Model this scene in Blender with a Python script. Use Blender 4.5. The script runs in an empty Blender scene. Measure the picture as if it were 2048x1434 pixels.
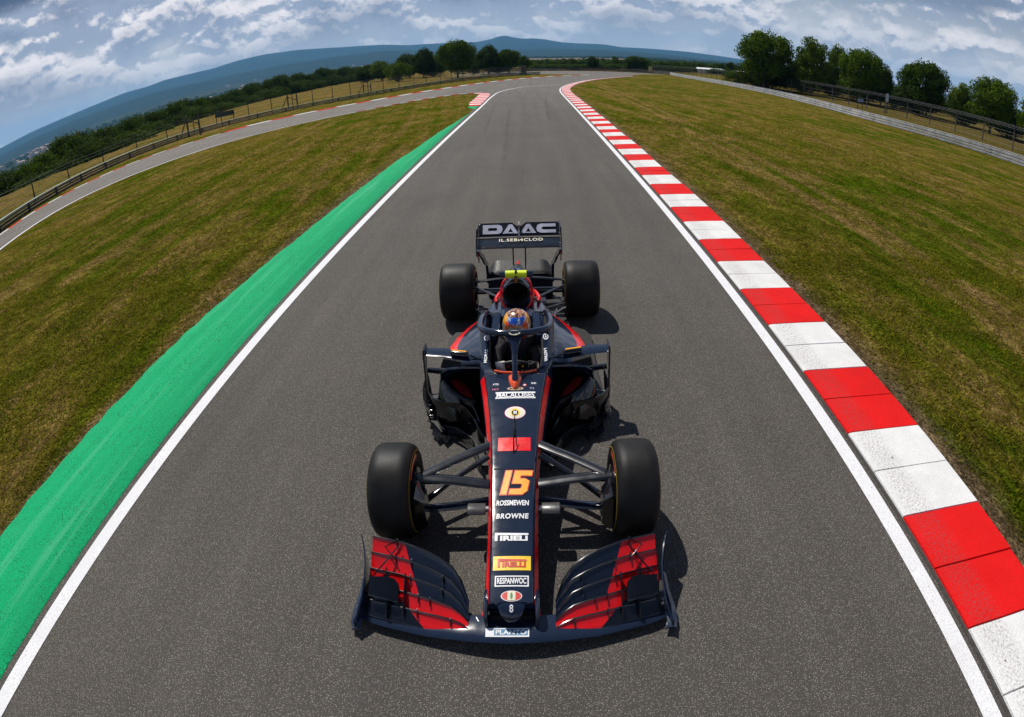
import bpy, bmesh, math, random
import numpy as np
from mathutils import Vector, Matrix

S = bpy.context.scene
R = math.radians
random.seed(7)
rng = np.random.default_rng(11)

# ------------------------------------------------------------------ camera
CAM_H = 3.0
cd = bpy.data.cameras.new('camera')
cam = bpy.data.objects.new('camera', cd)
S.collection.objects.link(cam)
S.camera = cam
right = Vector((0.99883758, 0.02886923, -0.03860117))
up = Vector((0.01999273, 0.48056133, 0.8767332))
fwd = Vector((-0.04386085, 0.87648581, -0.47942554))
rot = Matrix((right, up, -fwd)).transposed()
cam.matrix_world = Matrix.Translation((0, 0, CAM_H)) @ rot.to_4x4()
cd.type = 'PANO'                                   # the photograph is a fisheye picture
cd.panorama_type = 'FISHEYE_LENS_POLYNOMIAL'
cd.sensor_width = 36.0
cd.sensor_height = 36.0 * 717 / 1024
cd.sensor_fit = 'HORIZONTAL'
cd.fisheye_fov = R(180)
cd.fisheye_polynomial_k0 = 0.0
cd.fisheye_polynomial_k1 = -1.0 / 20.8757
cd.fisheye_polynomial_k2 = 0.0
cd.fisheye_polynomial_k3 = 0.0
cd.fisheye_polynomial_k4 = 0.0
cd.clip_start = 0.05
cd.clip_end = 60000

# ------------------------------------------------------------------ light
SUN = Vector((-0.36, 0.56, 1.0)).normalized()
sun_el = math.asin(SUN.z)
sun_az = math.atan2(SUN.x, SUN.y)
ld = bpy.data.lights.new('sun', 'SUN')
ld.energy = 4.8
ld.angle = R(0.5)
ld.color = (1.0, 0.95, 0.87)
sun = bpy.data.objects.new('sun', ld)
S.collection.objects.link(sun)
sun.rotation_euler = SUN.to_track_quat('Z', 'Y').to_euler()
S.view_settings.view_transform = 'Standard'
S.view_settings.look = 'None'
S.view_settings.gamma = 1
S.view_settings.exposure = -0.1


class NT:
    """tiny helper for building node trees"""
    def __init__(s, tree):
        s.t = tree
        s.n = tree.nodes
        s.l = tree.links

    def node(s, kind, **kw):
        n = s.n.new(kind)
        for k, v in kw.items():
            setattr(n, k, v)
        return n

    def put(s, sock, v):
        if v is None:
            return
        if hasattr(v, 'is_output') or isinstance(v, bpy.types.NodeSocket):
            s.l.new(v, sock)
        elif isinstance(v, (tuple, list)) and sock.type == 'RGBA' and len(v) == 3:
            sock.default_value = (*v, 1)
        else:
            sock.default_value = v

    def math(s, op, a, b=None, c=None, clamp=False):
        n = s.node('ShaderNodeMath', operation=op, use_clamp=clamp)
        s.put(n.inputs[0], a)
        s.put(n.inputs[1], b)
        if c is not None:
            s.put(n.inputs[2], c)
        return n.outputs[0]

    def mix(s, f, a, b):
        n = s.node('ShaderNodeMix', data_type='RGBA')
        s.put(n.inputs[0], f)
        s.put(n.inputs[6], a)
        s.put(n.inputs[7], b)
        return n.outputs[2]

    def ramp(s, v, lo, hi, o0=0.0, o1=1.0, smooth=True):
        n = s.node('ShaderNodeMapRange', clamp=True)
        if smooth:
            n.interpolation_type = 'SMOOTHSTEP'
        s.put(n.inputs[0], v)
        for i, x in enumerate((lo, hi, o0, o1)):
            s.put(n.inputs[i + 1], x)
        return n.outputs[0]

    def noise(s, vec, scale, detail=4, rough=0.55, dist=0.0, dim='3D'):
        n = s.node('ShaderNodeTexNoise', noise_dimensions=dim)
        if vec is not None:
            s.l.new(vec, n.inputs['Vector'])
        n.inputs['Scale'].default_value = scale
        n.inputs['Detail'].default_value = detail
        n.inputs['Roughness'].default_value = rough
        n.inputs['Distortion'].default_value = dist
        return n.outputs[0]

    def voro(s, vec, scale, feature='F1', out='Distance', rnd=1.0):
        n = s.node('ShaderNodeTexVoronoi', feature=feature)
        if vec is not None:
            s.l.new(vec, n.inputs['Vector'])
        n.inputs['Scale'].default_value = scale
        n.inputs['Randomness'].default_value = rnd
        return n.outputs[out]

    def comb(s, x, y, z):
        n = s.node('ShaderNodeCombineXYZ')
        s.put(n.inputs[0], x)
        s.put(n.inputs[1], y)
        s.put(n.inputs[2], z)
        return n.outputs[0]

    def sep(s, v):
        n = s.node('ShaderNodeSeparateXYZ')
        s.l.new(v, n.inputs[0])
        return n.outputs

    def scale(s, v, f):
        n = s.node('ShaderNodeVectorMath', operation='MULTIPLY')
        s.l.new(v, n.inputs[0])
        n.inputs[1].default_value = f
        return n.outputs[0]


# ------------------------------------------------------------------ sky
W = bpy.data.worlds.new('World')
S.world = W
W.use_nodes = True
w = NT(W.node_tree)
bg = w.n['Background']
sky = w.node('ShaderNodeTexSky', sky_type='NISHITA')
sky.sun_disc = False
sky.sun_elevation = sun_el
sky.sun_rotation = sun_az
sky.air_density = 1.0
sky.dust_density = 0.7
sky.ozone_density = 1.6
gen = w.node('ShaderNodeTexCoord').outputs['Generated']
dx, dy, dz = w.sep(gen)[:3]
az = w.math('ARCTAN2', dx, dy)                      # radians, right of the track direction
el = w.math('ARCSINE', dz)


def cloudfield(voff):
    e2 = w.math('ADD', el, voff)
    # banks get lower and flatter towards the horizon, the puffs on them stay round
    ee = w.math('POWER', w.math('MAXIMUM', w.math('ADD', e2, 0.01), 0.001), 0.75)
    v = w.comb(az, w.math('MULTIPLY', ee, 2.2), 0.37)
    v2 = w.comb(az, w.math('MULTIPLY', e2, 1.9), 1.7)
    v3 = w.comb(az, w.math('MULTIPLY', e2, 1.35), 2.9)
    big = w.noise(v, 3.4, 2, 0.5, 0.1)
    med = w.noise(v2, 6.3, 3, 0.5, 0.0)
    fine = w.noise(v3, 17.0, 8, 0.60, 0.0)
    s_ = w.math('ADD', w.math('MULTIPLY', big, 0.42), w.math('MULTIPLY', med, 0.36))
    return w.math('ADD', s_, w.math('MULTIPLY', fine, 0.26))


c0 = cloudfield(0.0)
c1 = cloudfield(0.011)
# more cloud to the left, open blue to the upper right
bias = w.ramp(az, 0.10, 0.85, 0.085, 0.012)
body = w.math('ADD', c0, bias)
cover = w.ramp(body, 0.472, 0.590)
lit = w.ramp(w.math('ADD', w.math('SUBTRACT', c0, c1), w.math('MULTIPLY', w.math('SUBTRACT', 0.57, body), 0.12)), -0.014, 0.026)
thick = w.ramp(body, 0.58, 0.70)
K = 20.0
c_lit = tuple(K * x for x in (1.15, 1.08, 1.08))
c_sh = tuple(K * x for x in (0.40, 0.46, 0.60))
c_dk = tuple(K * x for x in (0.19, 0.23, 0.35))
cl = w.mix(lit, c_sh, c_lit)
cl = w.mix(w.math('MULTIPLY', thick, 0.70), cl, c_dk)
# grey mass at the upper right
d2 = w.math('ADD', w.math('POWER', w.math('DIVIDE', w.math('SUBTRACT', az, 0.66), 0.14), 2.0), w.math('POWER', w.math('DIVIDE', w.math('SUBTRACT', el, 0.165), 0.035), 2.0))
dark2 = w.ramp(w.math('ADD', d2, w.math('MULTIPLY', w.math('SUBTRACT', c0, 0.5), 4.0)), 1.2, 0.3)
cover = w.math('MAXIMUM', cover, w.math('MULTIPLY', dark2, 0.9))
cl = w.mix(w.math('MULTIPLY', dark2, 0.85), cl, tuple(K * x for x in (0.22, 0.26, 0.37)))
# the heavy dark cloud high on the left
dd = w.math('ADD', w.math('MULTIPLY', w.math('POWER', w.math('DIVIDE', w.math('ADD', az, 0.82), 0.16), 2.0), 1.0),
            w.math('POWER', w.math('DIVIDE', w.math('SUBTRACT', el, 0.262), 0.062), 2.0))
dn = w.math('ADD', dd, w.math('MULTIPLY', w.math('SUBTRACT', c0, 0.5), 3.0))
dark = w.ramp(dn, 1.15, 0.45)
cover = w.math('MAXIMUM', cover, dark)
cl = w.mix(dark, cl, tuple(K * x for x in (0.085, 0.11, 0.19)))
# clear sky, a little deeper than the model and paler near the horizon
base = w.node('ShaderNodeMix', data_type='RGBA', blend_type='MULTIPLY')
base.inputs[0].default_value = 1.0
w.l.new(sky.outputs[0], base.inputs[6])
base.inputs[7].default_value = (0.72, 0.82, 0.98, 1)
clear = base.outputs[2]
hz = w.ramp(el, 0.02, 0.20, 1.0, 0.0)
pale = tuple(K * x for x in (0.98, 0.96, 0.98))
clear = w.mix(w.math('MULTIPLY', hz, 0.9), clear, pale)
cover = w.math('MULTIPLY', cover, w.ramp(el, 0.03, 0.12, 0.45, 0.97))
cover = w.math('MULTIPLY', cover, w.ramp(el, 0.36, 0.60, 1.0, 0.06))   # clouds bank up low in the sky, clear overhead
out = w.mix(cover, clear, cl)
w.l.new(out, bg.inputs[0])
bg.inputs[1].default_value = 0.05


# ------------------------------------------------------------------ object helpers
def link(o, parent=None):
    S.collection.objects.link(o)
    if parent is not None:
        o.parent = parent
    return o


def mesh(name, verts, faces, mats, parent=None, midx=None, smooth=True, angle=None, label=None):
    me = bpy.data.meshes.new(name)
    me.from_pydata([tuple(map(float, v)) for v in verts], [], [tuple(map(int, f)) for f in faces])
    if not isinstance(mats, (list, tuple)):
        mats = [mats]
    for m_ in mats:
        me.materials.append(m_)
    if midx is not None:
        me.polygons.foreach_set('material_index', np.asarray(midx, dtype=np.int32))
    if smooth:
        me.polygons.foreach_set('use_smooth', np.ones(len(me.polygons), dtype=bool))
        if angle:
            me.set_sharp_from_angle(angle=R(angle))
    me.update()
    o = bpy.data.objects.new(name, me)
    if label:
        o['label'] = label
    return link(o, parent)


def fast_quads(name, V, mat, parent=None, extra=None):
    """V: (n,4,3) array of loose quads (leaves, blades)"""
    n = len(V)
    me = bpy.data.meshes.new(name)
    me.vertices.add(n * 4)
    me.vertices.foreach_set('co', V.reshape(-1).astype(np.float32))
    me.loops.add(n * 4)
    me.loops.foreach_set('vertex_index', np.arange(n * 4, dtype=np.int32))
    me.polygons.add(n)
    me.polygons.foreach_set('loop_start', np.arange(0, n * 4, 4, dtype=np.int32))
    me.update(calc_edges=True)
    me.materials.append(mat)
    o = bpy.data.objects.new(name, me)
    return link(o, parent)


def empty(name, loc=(0, 0, 0), rz=0.0):
    o = bpy.data.objects.new(name, None)
    o.location = loc
    o.rotation_euler = (0, 0, rz)
    o.empty_display_size = 0.2
    return link(o)


def tag(o, label, cat, group=None):
    o['label'] = label
    o['category'] = cat
    if group:
        o['group'] = group
    return o


def structure(o):
    o['kind'] = 'structure'
    return o


class MB:
    """collects pieces of ONE mesh"""
    def __init__(s):
        s.v, s.f, s.m = [], [], []

    def add(s, v, f, m=0):
        b = len(s.v)
        s.v += [tuple(map(float, p)) for p in v]
        s.f += [tuple(int(i) + b for i in q) for q in f]
        s.m += [m] * len(f) if not isinstance(m, (list, np.ndarray)) else list(m)
        return s

    def box(s, c, d, m=0, rz=0.0):
        x, y, z = [k / 2 for k in d]
        P = [(-x, -y, -z), (x, -y, -z), (x, y, -z), (-x, y, -z), (-x, -y, z), (x, -y, z), (x, y, z), (-x, y, z)]
        co, si = math.cos(rz), math.sin(rz)
        P = [(c[0] + a * co - b * si, c[1] + a * si + b * co, c[2] + e) for a, b, e in P]
        return s.add(P, [(0, 3, 2, 1), (4, 5, 6, 7), (0, 1, 5, 4), (1, 2, 6, 5), (2, 3, 7, 6), (3, 0, 4, 7)], m)

    def loft(s, rings, m=0, caps=True, closed=True, mfun=None):
        n = len(rings[0])
        V = [p for r in rings for p in r]
        F, M = [], []
        for i in range(len(rings) - 1):
            for j in range(n if closed else n - 1):
                a, b = i * n + j, i * n + (j + 1) % n
                F.append((a, b, b + n, a + n))
                M.append(mfun(i, j) if mfun else m)
        if caps and closed:
            F.append(tuple(range(n))[::-1])
            M.append(m if not mfun else mfun(0, -1))
            F.append(tuple((len(rings) - 1) * n + k for k in range(n)))
            M.append(m if not mfun else mfun(len(rings) - 2, -1))
        return s.add(V, F, M)

    def tube(s, pts, r, m=0, seg=8, flat=1.0, upv=(0, 0, 1), caps=True):
        """round (or flattened) tube along pts; r a number or one per point"""
        pts = [Vector(p) for p in pts]
        rs = r if isinstance(r, (list, tuple)) else [r] * len(pts)
        rings = []
        for i, p in enumerate(pts):
            t = (pts[min(i + 1, len(pts) - 1)] - pts[max(i - 1, 0)]).normalized()
            u = Vector(upv)
            if abs(t.dot(u)) > 0.95:
                u = Vector((1, 0, 0))
            a = t.cross(u).normalized()
            b = a.cross(t).normalized()
            rings.append([p + a * (rs[i] * math.cos(q)) + b * (rs[i] * flat * math.sin(q))
                          for q in [2 * math.pi * k / seg for k in range(seg)]])
        return s.loft(rings, m, caps)

    def build(s, name, mats, parent=None, smooth=True, angle=40, label=None):
        return mesh(name, s.v, s.f, mats, parent, s.m, smooth, angle, label)


def catmull(P, n=8):
    P = [np.array(p, float) for p in P]
    P = [2 * P[0] - P[1]] + P + [2 * P[-1] - P[-2]]
    o = []
    for i in range(1, len(P) - 2):
        for k in range(n):
            t = k / n
            a, b, c, d = P[i - 1:i + 3]
            o.append(0.5 * ((2 * b) + (-a + c) * t + (2 * a - 5 * b + 4 * c - d) * t * t + (-a + 3 * b - 3 * c + d) * t ** 3))
    o.append(P[-2])
    return np.array(o)


def resample(C, step):
    C = np.array(C, float)
    d = np.r_[0, np.cumsum(np.linalg.norm(np.diff(C, axis=0), axis=1))]
    n = max(2, int(d[-1] / step) + 1)
    t = np.linspace(0, d[-1], n)
    return np.stack([np.interp(t, d, C[:, k]) for k in range(C.shape[1])], 1)


def normals2(C):
    T = np.gradient(np.asarray(C)[:, :2], axis=0)
    T /= np.linalg.norm(T, axis=1)[:, None] + 1e-9
    return np.stack([T[:, 1], -T[:, 0]], 1)        # to the right of travel


def ribbon(name, C, profile, mats, parent=None, mfun=None, smooth=False, closed=False):
    """sweep profile [(offset to the right, z)] along plan curve C"""
    N = normals2(C)
    rings = [[(C[i][0] + N[i][0] * a, C[i][1] + N[i][1] * a, z) for a, z in profile] for i in range(len(C))]
    b = MB()
    b.loft(rings, 0, caps=closed, closed=closed, mfun=mfun)
    return b.build(name, mats, parent, smooth, 35)


# ------------------------------------------------------------------ materials
def mat(name, base=(0.5, 0.5, 0.5), rough=0.5, metal=0.0, coat=0.0, coat_r=0.05, spec=0.5, emit=None):
    m_ = bpy.data.materials.new(name)
    m_.use_nodes = True
    t = NT(m_.node_tree)
    b = t.n['Principled BSDF']
    b.inputs['Base Color'].default_value = (*base, 1)
    b.inputs['Roughness'].default_value = rough
    b.inputs['Metallic'].default_value = metal
    b.inputs['Coat Weight'].default_value = coat
    b.inputs['Coat Roughness'].default_value = coat_r
    b.inputs['Specular IOR Level'].default_value = spec
    m_['t'] = 0
    return m_, t, b


def wear(name, base, rough=0.5, metal=0.0, coat=0.0, coat_r=0.05, amp=0.25, scale=20.0, spec=0.5, bump=0.0, bscale=60.0):
    """paint / metal with a soft uneven tone so it is never perfectly flat"""
    m_, t, b = mat(name, base, rough, metal, coat, coat_r, spec)
    g = t.node('ShaderNodeTexCoord').outputs['Object']
    n1 = t.noise(g, scale, 5, 0.6)
    col = t.mix(t.ramp(n1, 0.3, 0.7), tuple(x * (1 - amp) for x in base), tuple(min(1, x * (1 + amp)) for x in base))
    t.l.new(col, b.inputs['Base Color'])
    t.l.new(t.ramp(t.noise(g, scale * 2.3, 4), 0.3, 0.7, max(0.02, rough * 0.8), min(1, rough * 1.25)), b.inputs['Roughness'])
    if bump:
        bn = t.node('ShaderNodeBump')
        bn.inputs['Strength'].default_value = bump
        bn.inputs['Distance'].default_value = 0.01
        t.l.new(t.noise(g, bscale, 4), bn.inputs['Height'])
        t.l.new(bn.outputs[0], b.inputs['Normal'])
    return m_


def asphalt_mat():
    m_, t, b = mat('asphalt', rough=0.85, spec=0.35)
    g = t.node('ShaderNodeNewGeometry').outputs['Position']
    X, Y, Z = t.sep(g)[:3]
    # stones in the binder
    v1 = t.voro(g, 108.0)
    vc = t.voro(g, 108.0, out='Color')
    stone = t.ramp(v1, 0.20, 0.46, 1.0, 0.0)
    rnd = t.sep(vc)[0]
    binder = t.mix(t.noise(g, 160, 3, 0.6), (0.038, 0.034, 0.029), (0.070, 0.062, 0.053))
    pale = t.mix(rnd, (0.092, 0.084, 0.073), (0.295, 0.268, 0.235))
    col = t.mix(t.math('MULTIPLY', stone, t.ramp(rnd, 0.0, 0.7, 0.45, 1.0)), binder, pale)
    # soft patches, long streaks down the track
    st = t.noise(t.comb(t.math('MULTIPLY', X, 2.2), t.math('MULTIPLY', Y, 0.10), 0.0), 1.0, 4, 0.6)
    pt = t.noise(g, 0.35, 4, 0.6)
    f = t.math('MULTIPLY', t.ramp(st, 0.25, 0.75, 1.0, 1.28), t.ramp(pt, 0.25, 0.75, 0.90, 1.10))
    # side road laid in a paler mix; far end lightened as painted-in sheen
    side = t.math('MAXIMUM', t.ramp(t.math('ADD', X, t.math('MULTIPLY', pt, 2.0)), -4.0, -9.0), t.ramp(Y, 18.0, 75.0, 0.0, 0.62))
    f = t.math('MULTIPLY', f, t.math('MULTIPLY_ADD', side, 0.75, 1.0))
    mul = t.node('ShaderNodeVectorMath', operation='SCALE')
    t.l.new(col, mul.inputs[0])
    t.l.new(f, mul.inputs['Scale'])
    # faint rubber lines
    t1 = t.ramp(t.math('ABSOLUTE', t.math('SUBTRACT', X, t.math('MULTIPLY_ADD', t.math('SINE', t.math('MULTIPLY', Y, 0.06)), 0.7, -1.0))), 0.0, 0.35, 1.0, 0.0)
    t2 = t.ramp(t.math('ABSOLUTE', t.math('SUBTRACT', X, t.math('MULTIPLY_ADD', t.math('SINE', t.math('MULTIPLY', Y, 0.06)), 0.7, 0.6))), 0.0, 0.35, 1.0, 0.0)
    rub = t.math('MULTIPLY', t.math('MAXIMUM', t1, t2), t.ramp(st, 0.35, 0.65, 0.05, 0.28))
    col = t.mix(rub, mul.outputs[0], (0.03, 0.028, 0.027))
    for x0, amp_, ph, y0, y1 in ((-2.15, 0.35, 0.4, 22, 46), (-1.05, 0.30, 0.9, 14, 40), (1.15, 0.25, 2.0, 26, 52), (-0.4, 0.15, 1.2, 44, 66)):
        cx = t.math('MULTIPLY_ADD', t.math('SINE', t.math('MULTIPLY_ADD', Y, 0.09, ph)), amp_, x0)
        d = t.math('ABSOLUTE', t.math('SUBTRACT', X, cx))
        k = t.math('MULTIPLY', t.ramp(d, 0.03, 0.13, 1.0, 0.0), t.math('MULTIPLY', t.ramp(Y, y0, y0 + 5), t.ramp(Y, y1 - 6, y1, 1.0, 0.0)))
        col = t.mix(t.math('MULTIPLY', k, t.ramp(t.noise(g, 2.0, 4), 0.35, 0.65, 0.12, 0.5)), col, (0.028, 0.026, 0.025))
    # hairline cracks here and there
    cr = t.voro(t.comb(X, t.math('MULTIPLY', Y, 0.55), 0.0), 0.22, 'DISTANCE_TO_EDGE')
    cm = t.math('MULTIPLY', t.ramp(t.math('ADD', cr, t.math('MULTIPLY', t.math('SUBTRACT', t.noise(g, 3.0, 5, 0.7), 0.5), 0.05)), 0.0, 0.004, 1.0, 0.0), t.ramp(t.noise(g, 0.12, 2), 0.52, 0.62))
    col = t.mix(t.math('MULTIPLY', cm, 0.6), col, (0.02, 0.018, 0.017))
    t.l.new(col, b.inputs['Base Color'])
    bn = t.node('ShaderNodeBump')
    bn.inputs['Strength'].default_value = 0.55
    bn.inputs['Distance'].default_value = 0.004
    t.l.new(t.math('ADD', t.ramp(v1, 0.0, 0.6, 1.0, 0.0), t.noise(g, 200, 2)), bn.inputs['Height'])
    t.l.new(bn.outputs[0], b.inputs['Normal'])
    return m_


def grass_mat(name='grass', dry=0.0, right_tracks=True):
    m_, t, b = mat(name, rough=1.0, spec=0.0)
    g = t.node('ShaderNodeNewGeometry').outputs['Position']
    X, Y, Z = t.sep(g)[:3]
    big = t.noise(g, 0.11, 4, 0.6, 0.3)
    patch = t.noise(t.comb(X, t.math('MULTIPLY', Y, 0.45), 0.0), 0.9, 6, 0.68, 0.4)
    streak = t.noise(t.comb(t.math('MULTIPLY', t.math('ADD', X, t.math('MULTIPLY', Y, 0.12)), 1.5), t.math('MULTIPLY', Y, 0.07), 0.0), 1.0, 5, 0.62, 0.2)
    fine = t.noise(g, 26.0, 6, 0.75)
    vfine = t.noise(g, 42.0, 5, 0.85)
    green = t.mix(t.ramp(fine, 0.3, 0.7), (0.018, 0.038, 0.001), (0.082, 0.122, 0.004))
    olive = t.mix(t.ramp(fine, 0.3, 0.7), (0.072, 0.056, 0.008), (0.185, 0.150, 0.022))
    straw = t.mix(t.ramp(vfine, 0.3, 0.7), (0.12, 0.070, 0.024), (0.31, 0.200, 0.085))
    mixv = t.math('ADD', t.math('MULTIPLY', big, 0.35), t.math('ADD', t.math('MULTIPLY', patch, 0.35), t.math('MULTIPLY', streak, 0.42)))
    c = t.mix(t.ramp(mixv, 0.45, 0.60), green, olive)
    sv = t.math('ADD', t.math('MULTIPLY', patch, 0.40), t.math('ADD', t.math('MULTIPLY', streak, 0.35), t.math('MULTIPLY', t.noise(g, 5.5, 6, 0.72), 0.30)))
    c = t.mix(t.math('MULTIPLY', t.ramp(sv, 0.505 - dry * 0.08, 0.64 - dry * 0.05), 0.74), c, straw)
    if right_tracks:
        for x0 in (6.45, 7.15):
            xx = t.math('SUBTRACT', X, t.math('MULTIPLY_ADD', Y, 0.016, x0))
            d = t.math('ABSOLUTE', t.math('ADD', xx, t.math('MULTIPLY', t.math('SUBTRACT', patch, 0.5), 0.35)))
            k = t.math('MULTIPLY', t.ramp(d, 0.05, 0.26, 0.62, 0.0), t.ramp(fine, 0.2, 0.6, 0.35, 1.0))
            c = t.mix(k, c, straw)
        # bare soil along the edges of the paving
        for x0, sgn in ((3.66, 1), (-4.55, -1)):
            d = t.math('MULTIPLY', t.math('SUBTRACT', X, x0), float(sgn))
            d = t.math('ADD', d, t.math('MULTIPLY', t.math('SUBTRACT', t.noise(g, 2.2, 5, 0.7), 0.5), 0.55))
            k = t.math('MULTIPLY', t.ramp(d, 0.0, 0.42, 0.95, 0.0), t.ramp(Y, 45, 60, 1.0, 0.0))
            k = t.math('MULTIPLY', k, t.ramp(d, -0.9, -0.7, 0.0, 1.0))
            if sgn < 0:
                k = t.math('MULTIPLY', k, t.ramp(Y, 13, 22, 1.0, 0.0))
            c = t.mix(k, c, t.mix(vfine, (0.07, 0.045, 0.025), (0.24, 0.17, 0.10)))
    mid = t.noise(t.comb(t.math('MULTIPLY', X, 1.0), t.math('MULTIPLY', Y, 0.55), 0.0), 3.2, 7, 0.78, 0.3)
    mid2 = t.noise(t.comb(X, t.math('MULTIPLY', Y, 0.35), 0.0), 1.1, 5, 0.75)
    k = t.math('MULTIPLY', t.ramp(mid, 0.33, 0.67, 0.66, 1.34), t.ramp(mid2, 0.33, 0.67, 0.82, 1.16))
    k = t.math('MULTIPLY', k, t.ramp(vfine, 0.36, 0.64, 0.55, 1.45, False))
    for sc_, lo_, hi_ in ((62.0, 0.35, 1.65), (17.0, 0.66, 1.34)):
        cell = t.sep(t.voro(t.comb(X, t.math('MULTIPLY', Y, 0.6), 0.0), sc_, out='Color'))[0]
        k = t.math('MULTIPLY', k, t.ramp(cell, 0.0, 1.0, lo_, hi_, False))
    mm = t.node('ShaderNodeVectorMath', operation='SCALE')
    t.l.new(c, mm.inputs[0])
    t.l.new(k, mm.inputs['Scale'])
    c = mm.outputs[0]
    if dry:
        c = t.mix(t.ramp(X, 20, 34, 0.0, 0.45), c, (0.03, 0.032, 0.010))
    t.l.new(c, b.inputs['Base Color'])
    bn = t.node('ShaderNodeBump')
    bn.inputs['Strength'].default_value = 1.0
    bn.inputs['Distance'].default_value = 0.05
    h = t.math('ADD', t.math('MULTIPLY', fine, 1.0), t.math('ADD', t.math('MULTIPLY', vfine, 0.45), t.math('MULTIPLY', patch, 0.8)))
    t.l.new(h, bn.inputs['Height'])
    t.l.new(bn.outputs[0], b.inputs['Normal'])
    return m_


def paint_mat(name, base, worn=(0.06, 0.055, 0.05), amount=0.12, speck=0.5, dirt=(0.2, 0.18, 0.16), scuff=None, streaks=False):
    m_, t, b = mat(name, rough=0.8, spec=0.12)
    g = t.node('ShaderNodeNewGeometry').outputs['Position']
    X, Y, Z = t.sep(g)[:3]
    n1 = t.noise(g, 3.0, 6, 0.7)
    n2 = t.noise(g, 55.0, 3, 0.6)
    v = t.voro(g, 70.0)
    pits = t.math('MULTIPLY', t.ramp(v, 0.50, 0.66, 0.0, 1.0), t.ramp(n1, 0.3, 0.65, 0.15, 1.0))
    c = t.mix(t.ramp(n1, 0.25, 0.75), tuple(x * 0.90 for x in base), tuple(min(1, x * 1.08) for x in base))
    c = t.mix(t.math('MULTIPLY', t.ramp(t.noise(g, 0.9, 5, 0.7), 0.5, 0.75), 0.35), c, dirt)
    c = t.mix(t.math('MULTIPLY', pits, speck), c, worn)
    chips = t.ramp(t.noise(g, 14.0, 5, 0.75), 0.70 - amount * 0.4, 0.76 - amount * 0.3)
    c = t.mix(t.math('MULTIPLY', chips, 0.85), c, worn)
    if streaks:
        sn = t.noise(t.comb(t.math('MULTIPLY', X, 7.0), t.math('MULTIPLY', Y, 0.25), 0.0), 1.0, 5, 0.65)
        c = t.mix(t.ramp(sn, 0.50, 0.68, 0.0, 0.55), c, (0.075, 0.43, 0.23))
        c = t.mix(t.ramp(sn, 0.46, 0.34, 0.0, 0.40), c, (0.006, 0.25, 0.095))
    spots = t.ramp(t.voro(g, 3.1), 0.025, 0.04, 1.0, 0.0)
    c = t.mix(t.math('MULTIPLY', spots, 0.8), c, (0.03, 0.03, 0.03))
    if scuff:
        k = t.math('MULTIPLY', t.ramp(t.math('ABSOLUTE', t.math('SUBTRACT', X, scuff)), 0.06, 0.20, 1.0, 0.0), t.ramp(t.noise(t.comb(t.math('MULTIPLY', X, 60.0), t.math('MULTIPLY', Y, 38.0), 0.0), 1.0, 4, 0.75), 0.46, 0.62, 0.0, 0.50))
        c = t.mix(k, c, (0.14, 0.08, 0.08))
    t.l.new(c, b.inputs['Base Color'])
    bn = t.node('ShaderNodeBump')
    bn.inputs['Strength'].default_value = 0.5
    bn.inputs['Distance'].default_value = 0.004
    t.l.new(t.math('ADD', n2, t.ramp(v, 0, 0.6, 1, 0)), bn.inputs['Height'])
    t.l.new(bn.outputs[0], b.inputs['Normal'])
    return m_


def leaf_mat(name, c0, c1, trans=0.25):
    m_, t, b = mat(name, rough=0.85, spec=0.08)
    g = t.node('ShaderNodeNewGeometry')
    oi = t.node('ShaderNodeObjectInfo')
    n1 = t.noise(g.outputs['Position'], 0.8, 3, 0.6)
    n2 = t.noise(g.outputs['Position'], 6.0, 3, 0.7)
    f = t.math('ADD', t.math('MULTIPLY', n1, 0.6), t.math('MULTIPLY', n2, 0.5))
    f = t.math('ADD', f, t.math('MULTIPLY', t.math('SUBTRACT', oi.outputs['Random'], 0.5), 0.12))
    c = t.mix(t.ramp(f, 0.38, 0.70), c0, c1)
    t.l.new(c, b.inputs['Base Color'])
    tr = t.node('ShaderNodeBsdfTranslucent')
    t.l.new(t.mix(0.5, c, (0.10, 0.16, 0.01)), tr.inputs[0])
    ms = t.node('ShaderNodeMixShader')
    ms.inputs[0].default_value = trans
    t.l.new(b.outputs[0], ms.inputs[1])
    t.l.new(tr.outputs[0], ms.inputs[2])
    t.l.new(ms.outputs[0], t.n['Material Output'].inputs[0])
    return m_


M_ASPH = asphalt_mat()
M_GRASS = grass_mat()
M_GREEN = paint_mat('green_paint', (0.004, 0.40, 0.150), worn=(0.004, 0.09, 0.045), speck=0.75, dirt=(0.035, 0.36, 0.18), streaks=True)
M_WHITE = paint_mat('white_line_paint', (0.80, 0.80, 0.82), worn=(0.30, 0.28, 0.28), speck=0.35, dirt=(0.6, 0.58, 0.58))
M_KW = paint_mat('kerb_white', (0.74, 0.74, 0.73), worn=(0.25, 0.24, 0.22), speck=0.12, dirt=(0.52, 0.50, 0.47), scuff=2.98)
M_KR = paint_mat('kerb_red', (0.70, 0.008, 0.008), worn=(0.20, 0.02, 0.02), speck=0.15, dirt=(0.50, 0.02, 0.02), scuff=2.98)
M_BARK = wear('bark', (0.085, 0.060, 0.042), 0.9, amp=0.4, scale=6, bump=0.6, bscale=20)
M_CONC = wear('concrete', (0.30, 0.29, 0.27), 0.9, amp=0.2, scale=3, bump=0.2)


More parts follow.
